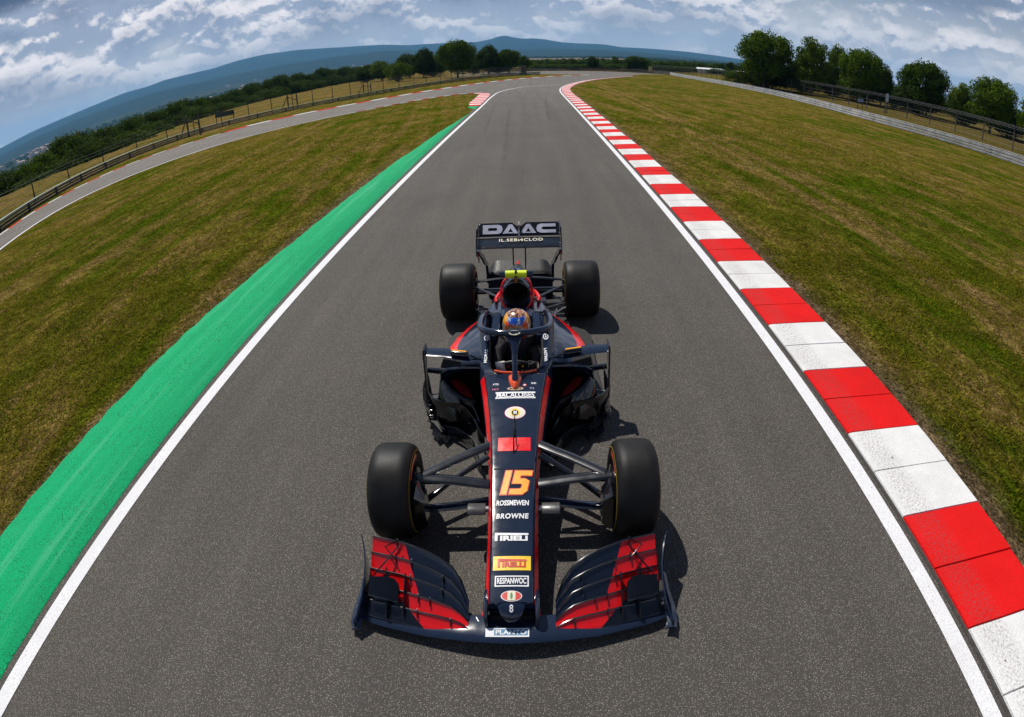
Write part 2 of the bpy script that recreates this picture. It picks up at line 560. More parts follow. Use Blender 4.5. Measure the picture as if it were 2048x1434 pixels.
# ------------------------------------------------------------------ terrain
CREST = np.array([(-180, 52), (-60, 47), (-50.6, 49), (-46.3, 54), (-42, 58), (-38, 66), (-33.8, 84), (-29.7, 110), (-25.6, 138), (-21.5, 168),
                  (-16.8, 225), (-12, 252), (0, 260), (180, 260)], float)
EV = np.array([(-180, -.8), (-50, -.8), (-45, -.3), (-40, .15), (-33, .5), (-26, .7), (-16.6, .75), (-5, .45), (0, .38), (10, .30), (20, .15), (180, .1)])
RIDGE = np.array([(-180, 0.5), (-56, 0.2), (-49.64, 0.57), (-46.62, 1.06), (-42.78, 1.49), (-40.13, 1.82), (-37.53, 2.17), (-35.27, 2.24), (-33.79, 2.46),
                  (-31.53, 2.53), (-29.15, 2.6), (-26.74, 2.9), (-24.31, 3.04), (-21.17, 2.97), (-17.4, 2.68), (-13.49, 2.45), (-11.11, 2.16), (-8.3, 2.11),
                  (-4.85, 2.0), (-3.55, 2.2), (-2.76, 2.45), (-2.16, 2.49), (-1.2, 2.24), (-0.42, 2.12), (0.36, 2.16), (1.46, 2.02), (3.02, 1.7),
                  (4.3, 1.6), (5.87, 1.55), (7.11, 1.49), (8.35, 1.27), (10.42, 1.23), (14.8, 1.07), (19.37, 0.74), (26, 0.4), (40, 0.3), (180, 0.3)])
RIDGE2 = np.array([(-180, -0.2), (-49.8, -0.18), (-47.25, 0.26), (-42.89, 0.88), (-38, 1.35), (-35.17, 1.55), (-30, 1.5), (-25.22, 1.7), (-21.16, 1.95), (-16.54, 1.8), (-13, 1.75),
                   (-11.14, 1.6), (-7.34, 1.17), (0.05, 1.04), (6.5, 0.98), (11, 0.75), (15.73, 0.47), (22, 0.25), (180, 0.2)])
tan = lambda d: np.tan(np.radians(d))


def vnoise(x, y, seed=0):
    xi, yi = np.floor(x).astype(int), np.floor(y).astype(int)
    xf, yf = x - xi, y - yi
    h = lambda a, b: (np.sin(a * 127.1 + b * 311.7 + seed * 74.7) * 43758.5453) % 1.0
    u, v = xf * xf * (3 - 2 * xf), yf * yf * (3 - 2 * yf)
    return (h(xi, yi) * (1 - u) + h(xi + 1, yi) * u) * (1 - v) + (h(xi, yi + 1) * (1 - u) + h(xi + 1, yi + 1) * u) * v


def fbm(x, y, o=4, seed=0):
    s, a, t = 0, 1.0, 0
    for k in range(o):
        s = s + a * vnoise(x * 2 ** k, y * 2 ** k, seed + k)
        t += a
        a *= 0.55
    return s / t - 0.5


def terrain(x, y):
    x, y = np.asarray(x, float), np.asarray(y, float)
    r = np.hypot(x, y)
    a = np.degrees(np.arctan2(x, y))
    c = np.interp(a, CREST[:, 0], CREST[:, 1])
    lw = np.clip((-11 - a) / 12.0, 0, 1)
    lw = lw * lw * (3 - 2 * lw)
    ev = np.interp(a, EV[:, 0], EV[:, 1])
    d = np.maximum(r - c, 0)
    left = np.interp(r, [0, 1500, 1e5], [0, 0, 0])
    zl = -3.2 * np.clip(d / 14, 0, 1) - 5 * np.clip((d - 14) / 60, 0, 1) - 32 * np.clip((d - 60) / 700, 0, 1) - 12 * np.clip((r - 900) / 900, 0, 1)
    zr = -0.5 * np.clip(d / 120, 0, 1)
    z = zl * lw + zr * (1 - lw)
    # the plain climbs slowly to the foot of the hills, four kilometres away
    far = np.clip((r - 1300) / 2900, 0, 1)
    z4 = 3 + 4200 * tan(ev)
    z = z * (1 - far) + z4 * far
    z = z + fbm(x / 300, y / 300, 3) * np.clip((r - 400) / 1500, 0, 1) * 14
    # hills
    h2 = 3 + 6000 * tan(np.interp(a, RIDGE2[:, 0], RIDGE2[:, 1]))
    h1 = 3 + 9500 * tan(np.interp(a, RIDGE[:, 0], RIDGE[:, 1]))
    k = np.clip((r - 4200) / 1800, 0, 1)
    k = k * k * (3 - 2 * k)
    hill = z4 + (h2 - z4) * k
    dip = np.clip((r - 6000) / 900, 0, 1)
    hill = hill - 35 * np.sin(dip * math.pi / 2)
    k1 = np.clip((r - 6900) / 2600, 0, 1)
    k1 = k1 * k1 * (3 - 2 * k1)
    hill = hill * (1 - k1) + h1 * k1
    hill = hill + fbm(x / 700, y / 700, 5, 5) * 60 * np.sin(np.clip((r - 4200) / 5300, 0, 1) * math.pi)
    hill = hill - np.clip((r - 9500) / 2500, 0, 1) * 250
    return np.where(r > 4200, hill, z)


def polar(name, rad, azs, mats, mfun=None):
    A, Rr = np.meshgrid(np.radians(azs), rad)
    X, Y = Rr * np.sin(A), Rr * np.cos(A)
    Z = terrain(X, Y)
    V = np.stack([X, Y, Z], -1).reshape(-1, 3)
    n = len(azs)
    I, J = np.meshgrid(np.arange(len(rad) - 1), np.arange(n - 1), indexing='ij')
    a = (I * n + J).ravel()
    F = np.stack([a, a + n, a + n + 1, a + 1], 1)
    mi = None
    if mfun:
        mi = mfun(np.degrees(A)[:-1, :-1].ravel(), Rr[:-1, :-1].ravel(), X[:-1, :-1].ravel(), Y[:-1, :-1].ravel())
    o = mesh(name, V, F, mats, None, mi, True)
    return structure(o)


def land_mat(name, cs, sc):
    m_, t, b = mat(name, rough=1.0, spec=0.05)
    g = t.node('ShaderNodeNewGeometry').outputs['Position']
    a = t.noise(g, 0.004 * sc, 6, 0.65, 0.4)
    f = t.noise(g, 0.06 * sc, 5, 0.7)
    c = t.mix(t.ramp(a, 0.40, 0.60), cs[0], cs[1])
    c = t.mix(t.ramp(t.noise(g, 0.011 * sc, 4, 0.6), 0.60, 0.68), c, cs[2])
    c = t.mix(t.ramp(f, 0.35, 0.65, 0.0, 0.6), c, tuple(x * 0.4 for x in cs[0]))
    t.l.new(c, b.inputs['Base Color'])
    return m_


M_FAR = land_mat('valley_land', [(0.020, 0.034, 0.012), (0.045, 0.055, 0.018), (0.20, 0.16, 0.10)], 1.0)
M_DRY = land_mat('dry_fields', [(0.20, 0.15, 0.09), (0.27, 0.19, 0.12), (0.10, 0.10, 0.05)], 2.0)
M_HILL = land_mat('wooded_hills', [(0.010, 0.020, 0.010), (0.022, 0.036, 0.016), (0.055, 0.062, 0.034)], 0.9)
M_FIELD = grass_mat('dry_field_grass', dry=1.0, right_tracks=False)


def gm(a, r, x, y):
    lim = np.interp(a, [-180, -60, -46, -30, -20, -5, 20, 25, 180], [24, 27, 34, 52, 78, 128, 175, 0, 0])
    out = np.zeros(len(a), int)
    out[(a < 19) & (r > lim)] = 1                         # dry rough grass behind the left rail
    out[(a >= 19) & (x > 30)] = 1
    out[r > np.interp(a, CREST[:, 0], CREST[:, 1]) + 90] = 2
    out[(r > 750) & (r < 2600) & (a > -1 + 2 * fbm(x / 200, y / 200)) & (a < 8.6) & (fbm(x / 260, y / 500, 3, 9) > -0.11)] = 3
    return out


rad = np.r_[0.3, np.linspace(1, 30, 30), np.geomspace(31, 4200, 130)]
ground = polar('ground', rad, np.linspace(-180, 180, 541), [M_GRASS, M_FIELD, M_FAR, M_DRY], gm)
hills = polar("hills", np.linspace(4200, 12000, 90), np.linspace(-180, 180, 900), [M_HILL])

# ------------------------------------------------------------------ paved surfaces
from mathutils.geometry import tessellate_polygon


def poly_sheet(name, loop, z, m_):
    P = [Vector((x, y, z)) for x, y in loop]
    T = tessellate_polygon([P])
    F = []
    for t_ in T:
        a, b_, c = [P[i] for i in t_]
        F.append(t_ if (b_ - a).cross(c - a).z > 0 else t_[::-1])
    return mesh(name, P, F, m_, smooth=False)


far_edge = catmull([(-11, 1), (-14.8, 7), (-17.6, 11.5), (-20.1, 15.8), (-22.6, 21.5), (-24.3, 27.9), (-24.9, 34), (-24.3, 40.3), (-22.7, 46), (-20.2, 51),
                    (-17, 57), (-14, 64.7), (-10, 77), (-4.6, 92.9), (3.5, 110.2), (11.6, 119.3)])
near_edge = catmull([(-8.5, 0), (-12, 5), (-14.9, 9.2), (-17.5, 13.8), (-19.3, 18.5), (-20.0, 22.7), (-19.9, 27), (-19.1, 31.9), (-17.8, 36), (-15.9, 40.2),
                     (-13.4, 45), (-11, 50.6), (-8.6, 56), (-6.6, 58.7), (-5.0, 58.6), (-3.9, 56.8), (-3.65, 53.5)], 6)
right_edge = catmull([(2.78, 44), (2.78, 50), (2.85, 57), (3.3, 64), (4.9, 74.5), (8.7, 89.3), (14.4, 103.6), (18.5, 112.3)], 6)
loop = [(-3.72, -9)] + [(-3.66, y) for y in (0, 10, 20, 30, 40, 48)] + [tuple(p) for p in near_edge[::-1]] + [tuple(p) for p in far_edge] + \
    [(9.2, 122.2), (4.5, 128), (-4, 138), (-16, 150), (-24, 170), (-10, 172), (4, 168.5), (18, 160), (26, 151), (31, 141), (30, 138), (24, 132), (20.4, 124), (19.8, 116)] + \
    [tuple(p) for p in right_edge[::-1]] + [(2.78, y) for y in (30, 15, 0, -9)]
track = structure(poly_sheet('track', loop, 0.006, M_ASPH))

# white lines
lc = catmull([(-3.49, -9), (-3.49, 4), (-3.46, 12), (-3.42, 25), (-3.32, 40), (-3.30, 52), (-2.9, 60), (-1.2, 67.4), (0.9, 70.3), (4, 73)], 8)
structure(ribbon('white_line', resample(lc, 0.6), [(-0.07, 0.011), (0.07, 0.011)], M_WHITE))
rc = np.vstack([[(2.66, -9)], [(2.66, 0)], [(2.65, 20)], right_edge - np.array([0.12, 0])])
structure(ribbon('white_line', resample(rc, 0.6), [(-0.07, 0.011), (0.07, 0.011)], M_WHITE))
ribn = resample(near_edge, 0.8)
structure(ribbon('white_line', ribn[:-8], [(0.05, 0.0115), (0.17, 0.0115)], M_WHITE))

# green painted verge, ragged towards the grass
ys = np.r_[np.arange(-6, 26, 0.12), np.linspace(26, 36.5, 60)]
outer = np.interp(ys, [-6, 2, 6.4, 10.5, 14.6, 19.5, 20.6, 25.8, 30, 36.5], [-4.75, -4.72, -4.72, -4.56, -4.46, -4.35, -4.25, -4.1, -3.85, -3.58])
rag = (fbm(ys * 4.5, ys * 0, 5, 3)) * 0.07 + (fbm(ys * 0.9, ys * 0, 2, 4)) * 0.02
rag *= np.clip((36 - ys) / 8, 0, 1)
inner = -3.63 - 0.012 * (fbm(ys * 4, ys * 0, 2, 8))
V, F = [], []
for i, y in enumerate(ys):
    w_ = inner[i] - outer[i] - rag[i]
    V += [(outer[i] + rag[i] - 0.02, y, 0.0), (outer[i] + rag[i], y, 0.020), ((inner[i] + outer[i] + rag[i]) / 2, y, 0.026), (inner[i] - 0.01, y, 0.018), (inner[i], y, 0.008)]
for i in range(len(ys) - 1):
    for k in range(4):
        a = i * 5 + k
        F.append((a, a + 1, a + 6, a + 5))
structure(mesh('green_verge', V, F, M_GREEN, smooth=True))

# red and white kerb on the right: pairs of concrete slabs in each colour
M_JOINT = wear('kerb_joint', (0.045, 0.04, 0.036), 0.95)
kc = np.vstack([[(2.80, -9.0)], [(2.80, 20)], right_edge + np.array([0.02, 0])])
kc = catmull([tuple(p) for p in resample(kc, 4.0)], 12)
dist = np.r_[0, np.cumsum(np.linalg.norm(np.diff(kc, axis=0), axis=1))]
P0 = 1.67 + 9.0
SL = 1.122 / 2
kb = MB()
NN = normals2(kc)


def at(s, off):
    return np.array([np.interp(s, dist, kc[:, k] + NN[:, k] * off) for k in (0, 1)])


n0 = int(-P0 / SL) - 1
for i in range(n0, int((dist[-1] - P0) / SL)):
    s0, s1 = P0 + i * SL, P0 + (i + 1) * SL
    if s0 < 0:
        continue
    # band 0 (from y = 1.67 upward) is red
    red = (i // 2) % 2 == 0
    wd = np.interp(s0, [0, 60, 75, 130], [0.80, 0.82, 0.9, 0.55])
    g_ = 0.0025 if i % 2 else 0.001
    jx = 0.02 * math.sin(i * 12.9898) if s0 < 60 else 0
    tl = 0.004 * math.sin(i * 7.3)
    prof = [(0.0, 0.004), (0.006, 0.028), (0.05, 0.036), (wd * 0.55, 0.052 + tl), (wd + jx - 0.02, 0.062 + tl), (wd + jx, 0.050), (wd + jx + 0.01, -0.01)]
    rings = []
    for s_, q in ((s0 + g_, 0), (s0 + g_ + 0.006, 1), (s1 - g_ - 0.006, 1), (s1 - g_, 0)):
        rings.append([(*at(s_, a), z - (0 if q else 0.012)) for a, z in prof])
    kb.loft(rings, 1 if red else 0, caps=False, closed=False)
kerb = structure(kb.build('kerb', [M_KW, M_KR], smooth=True, angle=25))
structure(ribbon('kerb_bed', resample(kc, 1.0), [(-0.030, 0.0095), (-0.015, 0.0095), (0.0, 0.012), (0.70, 0.012)], M_JOINT))


def small_kerb(name, C, w0, sl, z=0.03, hi=0.04, wf=None, phase=0):
    C = resample(C, sl)
    N = normals2(C)
    b_ = MB()
    for i in range(len(C) - 1):
        red = (i + phase) % 2 == 0
        a, c = w0
        r_ = []
        for j in (i, i + 1):
            f_ = wf(j / (len(C) - 1)) if wf else 1.0
            r_.append([(C[j][0] + N[j][0] * o_, C[j][1] + N[j][1] * o_, z_) for o_, z_ in ((a, 0.005), (a + 0.01 * np.sign(c - a), z), (a + (c - a) * f_, hi), (a + (c - a) * f_ * 1.02, 0.0))])
        b_.loft(r_, 1 if red else 0, caps=False, closed=False)
    return structure(b_.build(name, [M_KW, M_KR], smooth=False))


small_kerb('kerb', far_edge[60:], (0.0, -0.55), 2.6, wf=lambda t: 1.0)
small_kerb('kerb', far_edge[16:60], (0.0, -0.11), 1.6, 0.012, 0.014)
tipc = catmull([(-13.4, 45.2), (-11, 50.8), (-8.6, 56.2), (-6.6, 58.9), (-4.9, 58.6), (-3.85, 56.6), (-3.6, 53), (-3.52, 47), (-3.5, 41)], 10)
small_kerb('kerb', tipc, (0.0, 1.35), 1.1, wf=lambda t: float(np.interp(t, [0, 0.42, 0.6, 0.9, 1], [0.12, 0.3, 0.8, 0.75, 0.5])))
g2 = MB()
g2.add([(-3.56, 41, 0.02), (-3.56, 38.4, 0.02), (-4.0, 39.3, 0.02), (-4.3, 41, 0.02)], [(0, 3, 2, 1)])
structure(g2.build('green_verge', [M_GREEN], smooth=False))

# ------------------------------------------------------------------ guard rails
M_GALV = wear('galvanised_steel', (0.62, 0.64, 0.67), 0.5, 0.25, amp=0.22, scale=1.6)
M_GALV_D = wear('weathered_steel', (0.10, 0.115, 0.12), 0.5, 0.5, amp=0.35, scale=1.2)
M_TOP = wear('pale_top_rail', (0.34, 0.44, 0.40), 0.5, 0.2, amp=0.15, scale=1.0)
M_POST = wear('fence_post', (0.045, 0.043, 0.042), 0.7, 0.3, amp=0.3, scale=4)
M_WIRE = wear('fence_wire', (0.11, 0.115, 0.125), 0.5, 0.6, amp=0.3, scale=4)


def guard_rail(C, hgt, side, label, mats, n=3, post=4.0):
    """side +1: the face looks to the right of the direction of travel"""
    C = resample(catmull(C, 8), 1.0)
    root = empty('guard_rail', (float(C[0][0]), float(C[0][1]), 0))
    tag(root, label, 'guard rail', 'guard rails round the circuit')
    L0 = Vector(root.location)
    N = normals2(C)
    t = np.linspace(0, 1, len(C))
    H = np.interp(t, np.linspace(0, 1, len(hgt)), hgt)
    for k in range(n):
        rings = []
        for i in range(len(C)):
            z0, z1 = H[i] * (0.03 + k * 0.97 / n), H[i] * ((k + 1) * 0.97 / n) - 0.030
            hh = z1 - z0
            pr = [(0.0, 0), (0.05, .12), (0.10, .25), (0.035, .42), (0.012, .5), (0.035, .58), (0.10, .75), (0.05, .88), (0.0, 1.0), (-0.012, 1.0), (-0.012, 0)]
            rings.append([(C[i][0] + side * N[i][0] * a - L0.x, C[i][1] + side * N[i][1] * a - L0.y, z0 + hh * u) for a, u in pr])
        b = MB()
        b.loft(rings, 0)
        b.build('rail_beam', [mats[0]], root, True, 30)
    rings = []
    for i in range(len(C)):
        z = H[i]
        rings.append([(C[i][0] + side * N[i][0] * a - L0.x, C[i][1] + side * N[i][1] * a - L0.y, z + u) for a, u in ((0.085, 0.0), (0.085, 0.028), (-0.03, 0.028), (-0.03, 0.0))])
    b = MB()
    b.loft(rings, 0)
    b.build('top_strip', [mats[1]], root, False)
    Pp = resample(C, post)[1:-1][:60]
    Np = normals2(Pp)
    proto = None
    for p, nn in zip(Pp, Np):
        z = float(np.interp(np.argmin(np.hypot(*(C - p).T)), range(len(C)), H))
        q = (float(p[0] - side * nn[0] * 0.07 - L0.x), float(p[1] - side * nn[1] * 0.07 - L0.y), 0)
        if proto is None:
            b = MB().box((0, 0, 0.5), (0.1, 0.1, 1.0))
            proto = b.build('post', [mats[2]], root, False)
            o = proto
        else:
            o = proto.copy()
            link(o, root)
        o.location = q
        o.scale = (1, 1, z + 0.02)
    return root


RL = [(-12.5, 3), (-15.5, 8), (-18.2, 12), (-21, 16.8), (-23.9, 22.8), (-26.6, 30), (-28.5, 38.5), (-29, 47), (-27.6, 54.5), (-24.5, 62), (-21, 69.5),
      (-17.9, 80), (-13.1, 98), (-6, 118), (2, 127.6)]
guard_rail(RL, [0.42, 0.44, 0.46, 0.46, 0.50, 0.56, 0.62], 1, 'long dark guard rail with a pale top edge, outside the curving left road', [M_GALV_D, M_TOP, M_POST])
RR = [(32.5, 6), (30.6, 17), (29.2, 27), (27.9, 33), (27.0, 38), (26.6, 43), (26.9, 50), (27.5, 57), (28.1, 65), (28.9, 82), (29.5, 102), (30.3, 120), (31.6, 137)]
guard_rail(RR, [0.60, 0.60, 0.61, 0.61, 0.60, 0.62], -1, 'bright galvanised guard rail along the far side of the right-hand grass', [M_GALV, M_GALV, M_POST])
RB = [(32.0, 139), (29, 147), (22, 157), (12, 166), (0, 172), (-12, 178)]
guard_rail(RB, [0.8, 0.9, 1.0], -1, 'dull grey guard rail across the far end of the track below the small trees', [M_GALV_D, M_GALV_D, M_POST])

# ------------------------------------------------------------------ left wire fence: posts and strands
LP = [(-21.6, 12.2, 1.15), (-24.0, 18.4, 1.2), (-25.8, 23.7, 1.18), (-27.8, 28.9, 1.24), (-29.0, 34.0, 1.22), (-30.1, 39.7, 1.36), (-30.4, 44.7, 1.5), (-30.2, 49, 1.55), (-29.3, 52.9, 1.55), (-28.1, 56.6, 1.7),
      (-26.9, 59.8, 1.8), (-25.7, 62.9, 1.75), (-24.4, 65.8, 1.8), (-23.0, 68.8, 1.85), (-21.8, 72.2, 2.0), (-20.6, 76.2, 2.1), (-19.5, 80.0, 2.05),
      (-18.3, 84.3, 2.0), (-17.0, 89.0, 1.95), (-15.9, 93.3, 1.9), (-14.5, 98.4, 1.9), (-13.1, 102.5, 1.9), (-11.8, 107, 1.9), (-10.4, 111.5, 1.9), (-9, 115.5, 1.9), (-7.6, 119.5, 1.9),
      (-6.0, 123.0, 1.9), (-4.2, 126.0, 1.9), (-2.2, 128.0, 1.9)]
root = empty('wire_fence', (LP[0][0], LP[0][1], 0))
tag(root, 'thin dark post and wire fence just behind the left guard rail', 'wire fence')
L0 = root.location
for x, y, h in LP:
    b = MB()
    lean = random.uniform(-0.04, 0.04)
    b.tube([(0, 0, -0.1), (lean * 0.6, 0, h * 0.6), (lean, 0, h)], [0.045, 0.04, 0.035], seg=6)
    o = b.build('post', [M_POST], root)
    o.location = (x - L0.x, y - L0.y, 0)
b = MB()
for j, fz in enumerate((0.35, 0.6, 0.8, 0.97)):
    P = [(x - L0.x, y - L0.y, h * fz) for x, y, h in LP]
    b.tube(P, 0.010, seg=4)
for i in range(14, len(LP) - 1):
    (x0, y0, h0), (x1, y1, h1) = LP[i], LP[i + 1]
    for q in range(1, 22):
        t = q / 22
        x, y, h = x0 + (x1 - x0) * t - L0.x, y0 + (y1 - y0) * t - L0.y, h0 + (h1 - h0) * t
        b.tube([(x, y, 0.2), (x, y, h * 0.97)], 0.008, seg=3)
b.build('wire_strands', [M_WIRE], root)

# ------------------------------------------------------------------ right catch fence with cranked post tops
root = empty('catch_fence', (37, 22, 0))
tag(root, 'tall grey mesh catch fence with cranked post tops in front of the right-hand trees', 'mesh fence')
FP = []
y = 22.0
k = 0
while y < 178:
    x = 37.4 + 0.9 * math.sin(y * 0.045) - (max(0, y - 110) * 0.045)
    FP.append((x, y))
    y += 4.0 if y < 110 else 3.4
    k += 1
proto = None
for i, (x, y) in enumerate(FP):
    if proto is None:
        b = MB()
        b.tube([(0, 0, -0.1), (0, 0, 1.55), (-0.04, 0, 1.8), (-0.22, 0, 2.05)], [0.055, 0.05, 0.045, 0.04], seg=6)
        proto = b.build('post', [wear('weathered_post', (0.11, 0.10, 0.095), 0.8, 0.2, amp=0.3, scale=3)], root)
        o = proto
    else:
        o = proto.copy()
        link(o, root)
    o.location = (x - 37, y - 22, float(terrain(x, y)))
    o.rotation_euler = (random.uniform(-.02, .02), random.uniform(-.03, .03), 0)
b = MB()
zs = [0.3, 0.75, 1.15, 1.42, 1.66]
for z in zs:
    b.tube([(x - 37, y - 22, z) for x, y in FP], 0.007, seg=4)
for ox, z in ((-0.05, 1.8), (-0.13, 1.93), (-0.21, 2.04)):
    b.tube([(x - 37 + ox, y - 22, z) for x, y in FP], 0.008, seg=4)
for i in range(len(FP) - 1):
    (x0, y0), (x1, y1) = FP[i], FP[i + 1]
    for q in range(1, 7):
        t = q / 7
        b.tube([(x0 + (x1 - x0) * t - 37, y0 + (y1 - y0) * t - 22, 0.1), (x0 + (x1 - x0) * t - 37, y0 + (y1 - y0) * t - 22, 1.7)], 0.007, seg=3)
b.build('wire_mesh', [M_WIRE], root)

# ------------------------------------------------------------------ small things in the rough grass
M_WOODD = wear('old_timber', (0.075, 0.062, 0.050), 0.9, amp=0.4, scale=5)


def braced_post(x, y, h, rz, label):
    r = empty('braced_post', (x, y, 0), rz)
    tag(r, label, 'fence post')
    for sx in (-0.55, 0.55):
        MB().tube([(sx, 0, -0.2), (sx * 0.96, 0, h)], 0.085, seg=7).build('post', [M_WOODD], r)
    MB().tube([(-0.55, 0, h * 0.85), (0.55, 0, h * 0.55)], 0.05, seg=6).build('cross_brace', [M_WOODD], r)
    MB().tube([(-0.55, 0, h * 0.95), (-1.35, 0.1, 0)], 0.05, seg=6).build('strut', [M_WOODD], r)


braced_post(-28.5, 46.2, 1.75, 0.3, 'pair of braced timber posts behind the left rail, nearest the picture edge')
braced_post(-27.2, 66.5, 1.6, 0.3, 'braced timber posts in the dry field, midway along the left rail')
braced_post(-23.8, 87.5, 1.3, 0.2, 'low timber hurdle frame in the dry grass below the rounded bush')
braced_post(-9.2, 129.5, 1.6, 0.2, 'braced timber frame near the far end of the left fence')
r = empty('notice_panel', (-31.8, 58.2, 0), 0.5)
tag(r, 'dark horizontal panel standing on posts in the field beyond the left rail', 'panel')
MB().box((0, 0, 0.95), (2.1, 0.06, 0.55)).build('panel', [wear('dark_green_panel', (0.02, 0.035, 0.03), 0.6)], r, False)
for sx in (-0.95, 0.95):
    MB().tube([(sx, 0.06, -0.2), (sx, 0.06, 1.25)], 0.05, seg=6).build('post', [M_POST], r)
r = empty('marshal_sign', (37.4, 57.2, 0), 0.45)
tag(r, 'upright white sign board on two dark posts at the right fence', 'sign board')
M_SIGN = wear('sign_white', (0.62, 0.68, 0.74), 0.5, amp=0.1)
M_SIGNB = wear('sign_blue', (0.22, 0.30, 0.42), 0.5)
MB().box((0, 0, 1.75), (0.55, 0.05, 0.85)).build('board', [M_SIGN], r, False)
for c_, d_ in (((0, -0.03, 1.98), (0.40, 0.012, 0.05)), ((0.02, -0.03, 1.80), (0.10, 0.012, 0.22)), ((0, -0.03, 1.50), (0.36, 0.012, 0.04))):
    MB().box(c_, d_).build('sign_mark', [M_SIGNB], r, False)
for sx in (-0.26, 0.26):
    MB().tube([(sx, 0.05, -0.2), (sx, 0.05, 2.15)], 0.04, seg=6).build('post', [M_POST], r)
r = empty('field_board', (34.2, 57.5, 0), 0.35)
tag(r, 'low pale blue board on legs, left of the white fence sign', 'board')
MB().box((0, 0, 1.0), (0.9, 0.05, 0.34)).build('board', [M_SIGNB], r, False)
for sx in (-0.38, 0.38):
    MB().tube([(sx, 0.04, -0.1), (sx, 0.04, 1.2)], 0.035, seg=6).build('leg', [M_POST], r)
r = empty('marshal_post', (30.3, 153.5, 0))
tag(r, 'small yellowish marshal box behind the far guard rail', 'marshal box')
MB().box((0, 0, 1.0), (0.8, 0.6, 1.1)).build('wall', [wear('faded_yellow', (0.42, 0.36, 0.16), 0.7)], r, False)
MB().box((0, 0, 1.6), (0.95, 0.75, 0.08)).build('roof', [M_CONC], r, False)
r = empty('timber_shed', (-1.5, 130.5, 0), 0.1)
tag(r, 'small weathered shed at the far end of the left fence', 'shed')
MB().box((0, 0, 0.9), (1.3, 1.6, 2.0)).build('wall', [wear('grey_boards', (0.12, 0.105, 0.09), 0.9, amp=0.3)], r, False)
MB().box((0, 0, 1.94), (1.5, 1.8, 0.08)).build('roof', [M_POST], r, False)
MB().box((0.0, -0.815, 0.8), (0.6, 0.03, 1.5)).build('door', [M_WOODD], r, False)

# ------------------------------------------------------------------ trees
LEAFS = [leaf_mat('leaves', (0.010, 0.034, 0.002), (0.100, 0.170, 0.006)), leaf_mat('leaves_dark', (0.007, 0.022, 0.002), (0.055, 0.100, 0.006)),
         leaf_mat('leaves_light', (0.024, 0.056, 0.003), (0.140, 0.210, 0.010))]


def crown_verts(seed, nc=70, nl=130, leaf=0.36, H=8.0, Rr=4.0, z0=1.6, gap=0.55, flat=1.0):
    g = np.random.default_rng(seed)
    cz = (z0 + H) / 2
    hz = (H - z0) / 2
    d = g.normal(size=(nc, 3))
    d /= np.linalg.norm(d, axis=1)[:, None]
    rr = g.uniform(gap * 0.55, 0.90, nc) ** 0.6 * 0.93
    lob = 1 + 0.12 * np.sin(d[:, 0] * 4 + seed) * np.cos(d[:, 1] * 3.3 + seed * 2) + 0.08 * np.sin(d[:, 2] * 6 + seed)
    ctr = d * (rr * lob)[:, None] * np.array([Rr, Rr, hz * flat]) + np.array([0, 0, cz])
    cr = g.uniform(0.20, 0.34, nc) * Rr
    out = []
    for c, r_ in zip(ctr, cr):
        q = g.normal(size=(nl, 3))
        q /= np.linalg.norm(q, axis=1)[:, None]
        q[:, 2] *= 0.8
        p = c + q * (r_ * g.uniform(0.45, 1.05, nl) ** 0.6)[:, None]
        nrm = q + g.normal(size=(nl, 3)) * 0.55 + np.array([0, 0, 0.35])
        nrm /= np.linalg.norm(nrm, axis=1)[:, None]
        t = np.cross(nrm, g.normal(size=(nl, 3)))
        t /= np.linalg.norm(t, axis=1)[:, None]
        b_ = np.cross(nrm, t)
        s_ = leaf * g.uniform(0.6, 1.25, nl)[:, None]
        out.append(np.stack([p - t * s_ * 0.5, p - b_ * s_ * 0.33, p + t * s_ * 0.5, p + b_ * s_ * 0.33], 1))
    V = np.concatenate(out)
    return V[V[:, :, 2].min(1) > 0.15]


def trunk_mb(seed, H, Rr, z0):
    g = random.Random(seed)
    b = MB()
    b.tube([(0, 0, -0.6), (0.03, 0, 0.6), (0.08, 0.05, z0 + 0.8), (0.12, -0.1, H * 0.72)], [0.30, 0.22, 0.18, 0.05], seg=9)
    for k in range(6):
        a = k * 1.05 + g.random()
        zz = z0 * 0.7 + k * 0.42
        e = Rr * g.uniform(0.45, 0.75)
        b.tube([(0.06, 0, zz), (math.cos(a) * e * 0.5, math.sin(a) * e * 0.5, zz + 1.1), (math.cos(a) * e, math.sin(a) * e, zz + 2.2)], [0.10, 0.06, 0.02], seg=6)
    return b


VARS = []
specs = [dict(H=9.8, Rr=4.3, z0=1.0, nc=150, nl=120), dict(H=9.0, Rr=3.6, z0=0.8, nc=120, nl=110), dict(H=8.6, Rr=4.4, z0=0.4, nc=130, nl=110),
         dict(H=8.0, Rr=4.8, z0=0.0, nc=120, nl=110), dict(H=5.0, Rr=3.2, z0=-0.3, nc=60, nl=110, leaf=0.24)]
for i, sp in enumerate(specs):
    sd = 31 + i * 17
    VARS.append([crown_verts(sd, **sp), trunk_mb(sd, sp['H'], sp['Rr'], max(0.4, sp['z0']))])
protos = {}


def tree(vi, x, y, z, h, width, rz, label, group=None, leafm=0, name='tree', cat='tree'):
    sp = specs[vi]
    key = (vi, leafm)
    root = empty(name, (x, y, z), rz)
    tag(root, label, cat, group)
    if key not in protos:
        cr = fast_quads('crown', VARS[vi][0], LEAFS[leafm], root)
        tr = VARS[vi][1].build('trunk', [M_BARK], root)
        protos[key] = (cr, tr)
    else:
        for p in protos[key]:
            link(p.copy(), root)
    sz = h / sp['H']
    sw = width / (2 * sp['Rr'] * 1.02)
    root.scale = (sw, sw, sz)
    return root


def ztop(elev, dist):
    return 3.0 + dist * math.tan(R(elev))


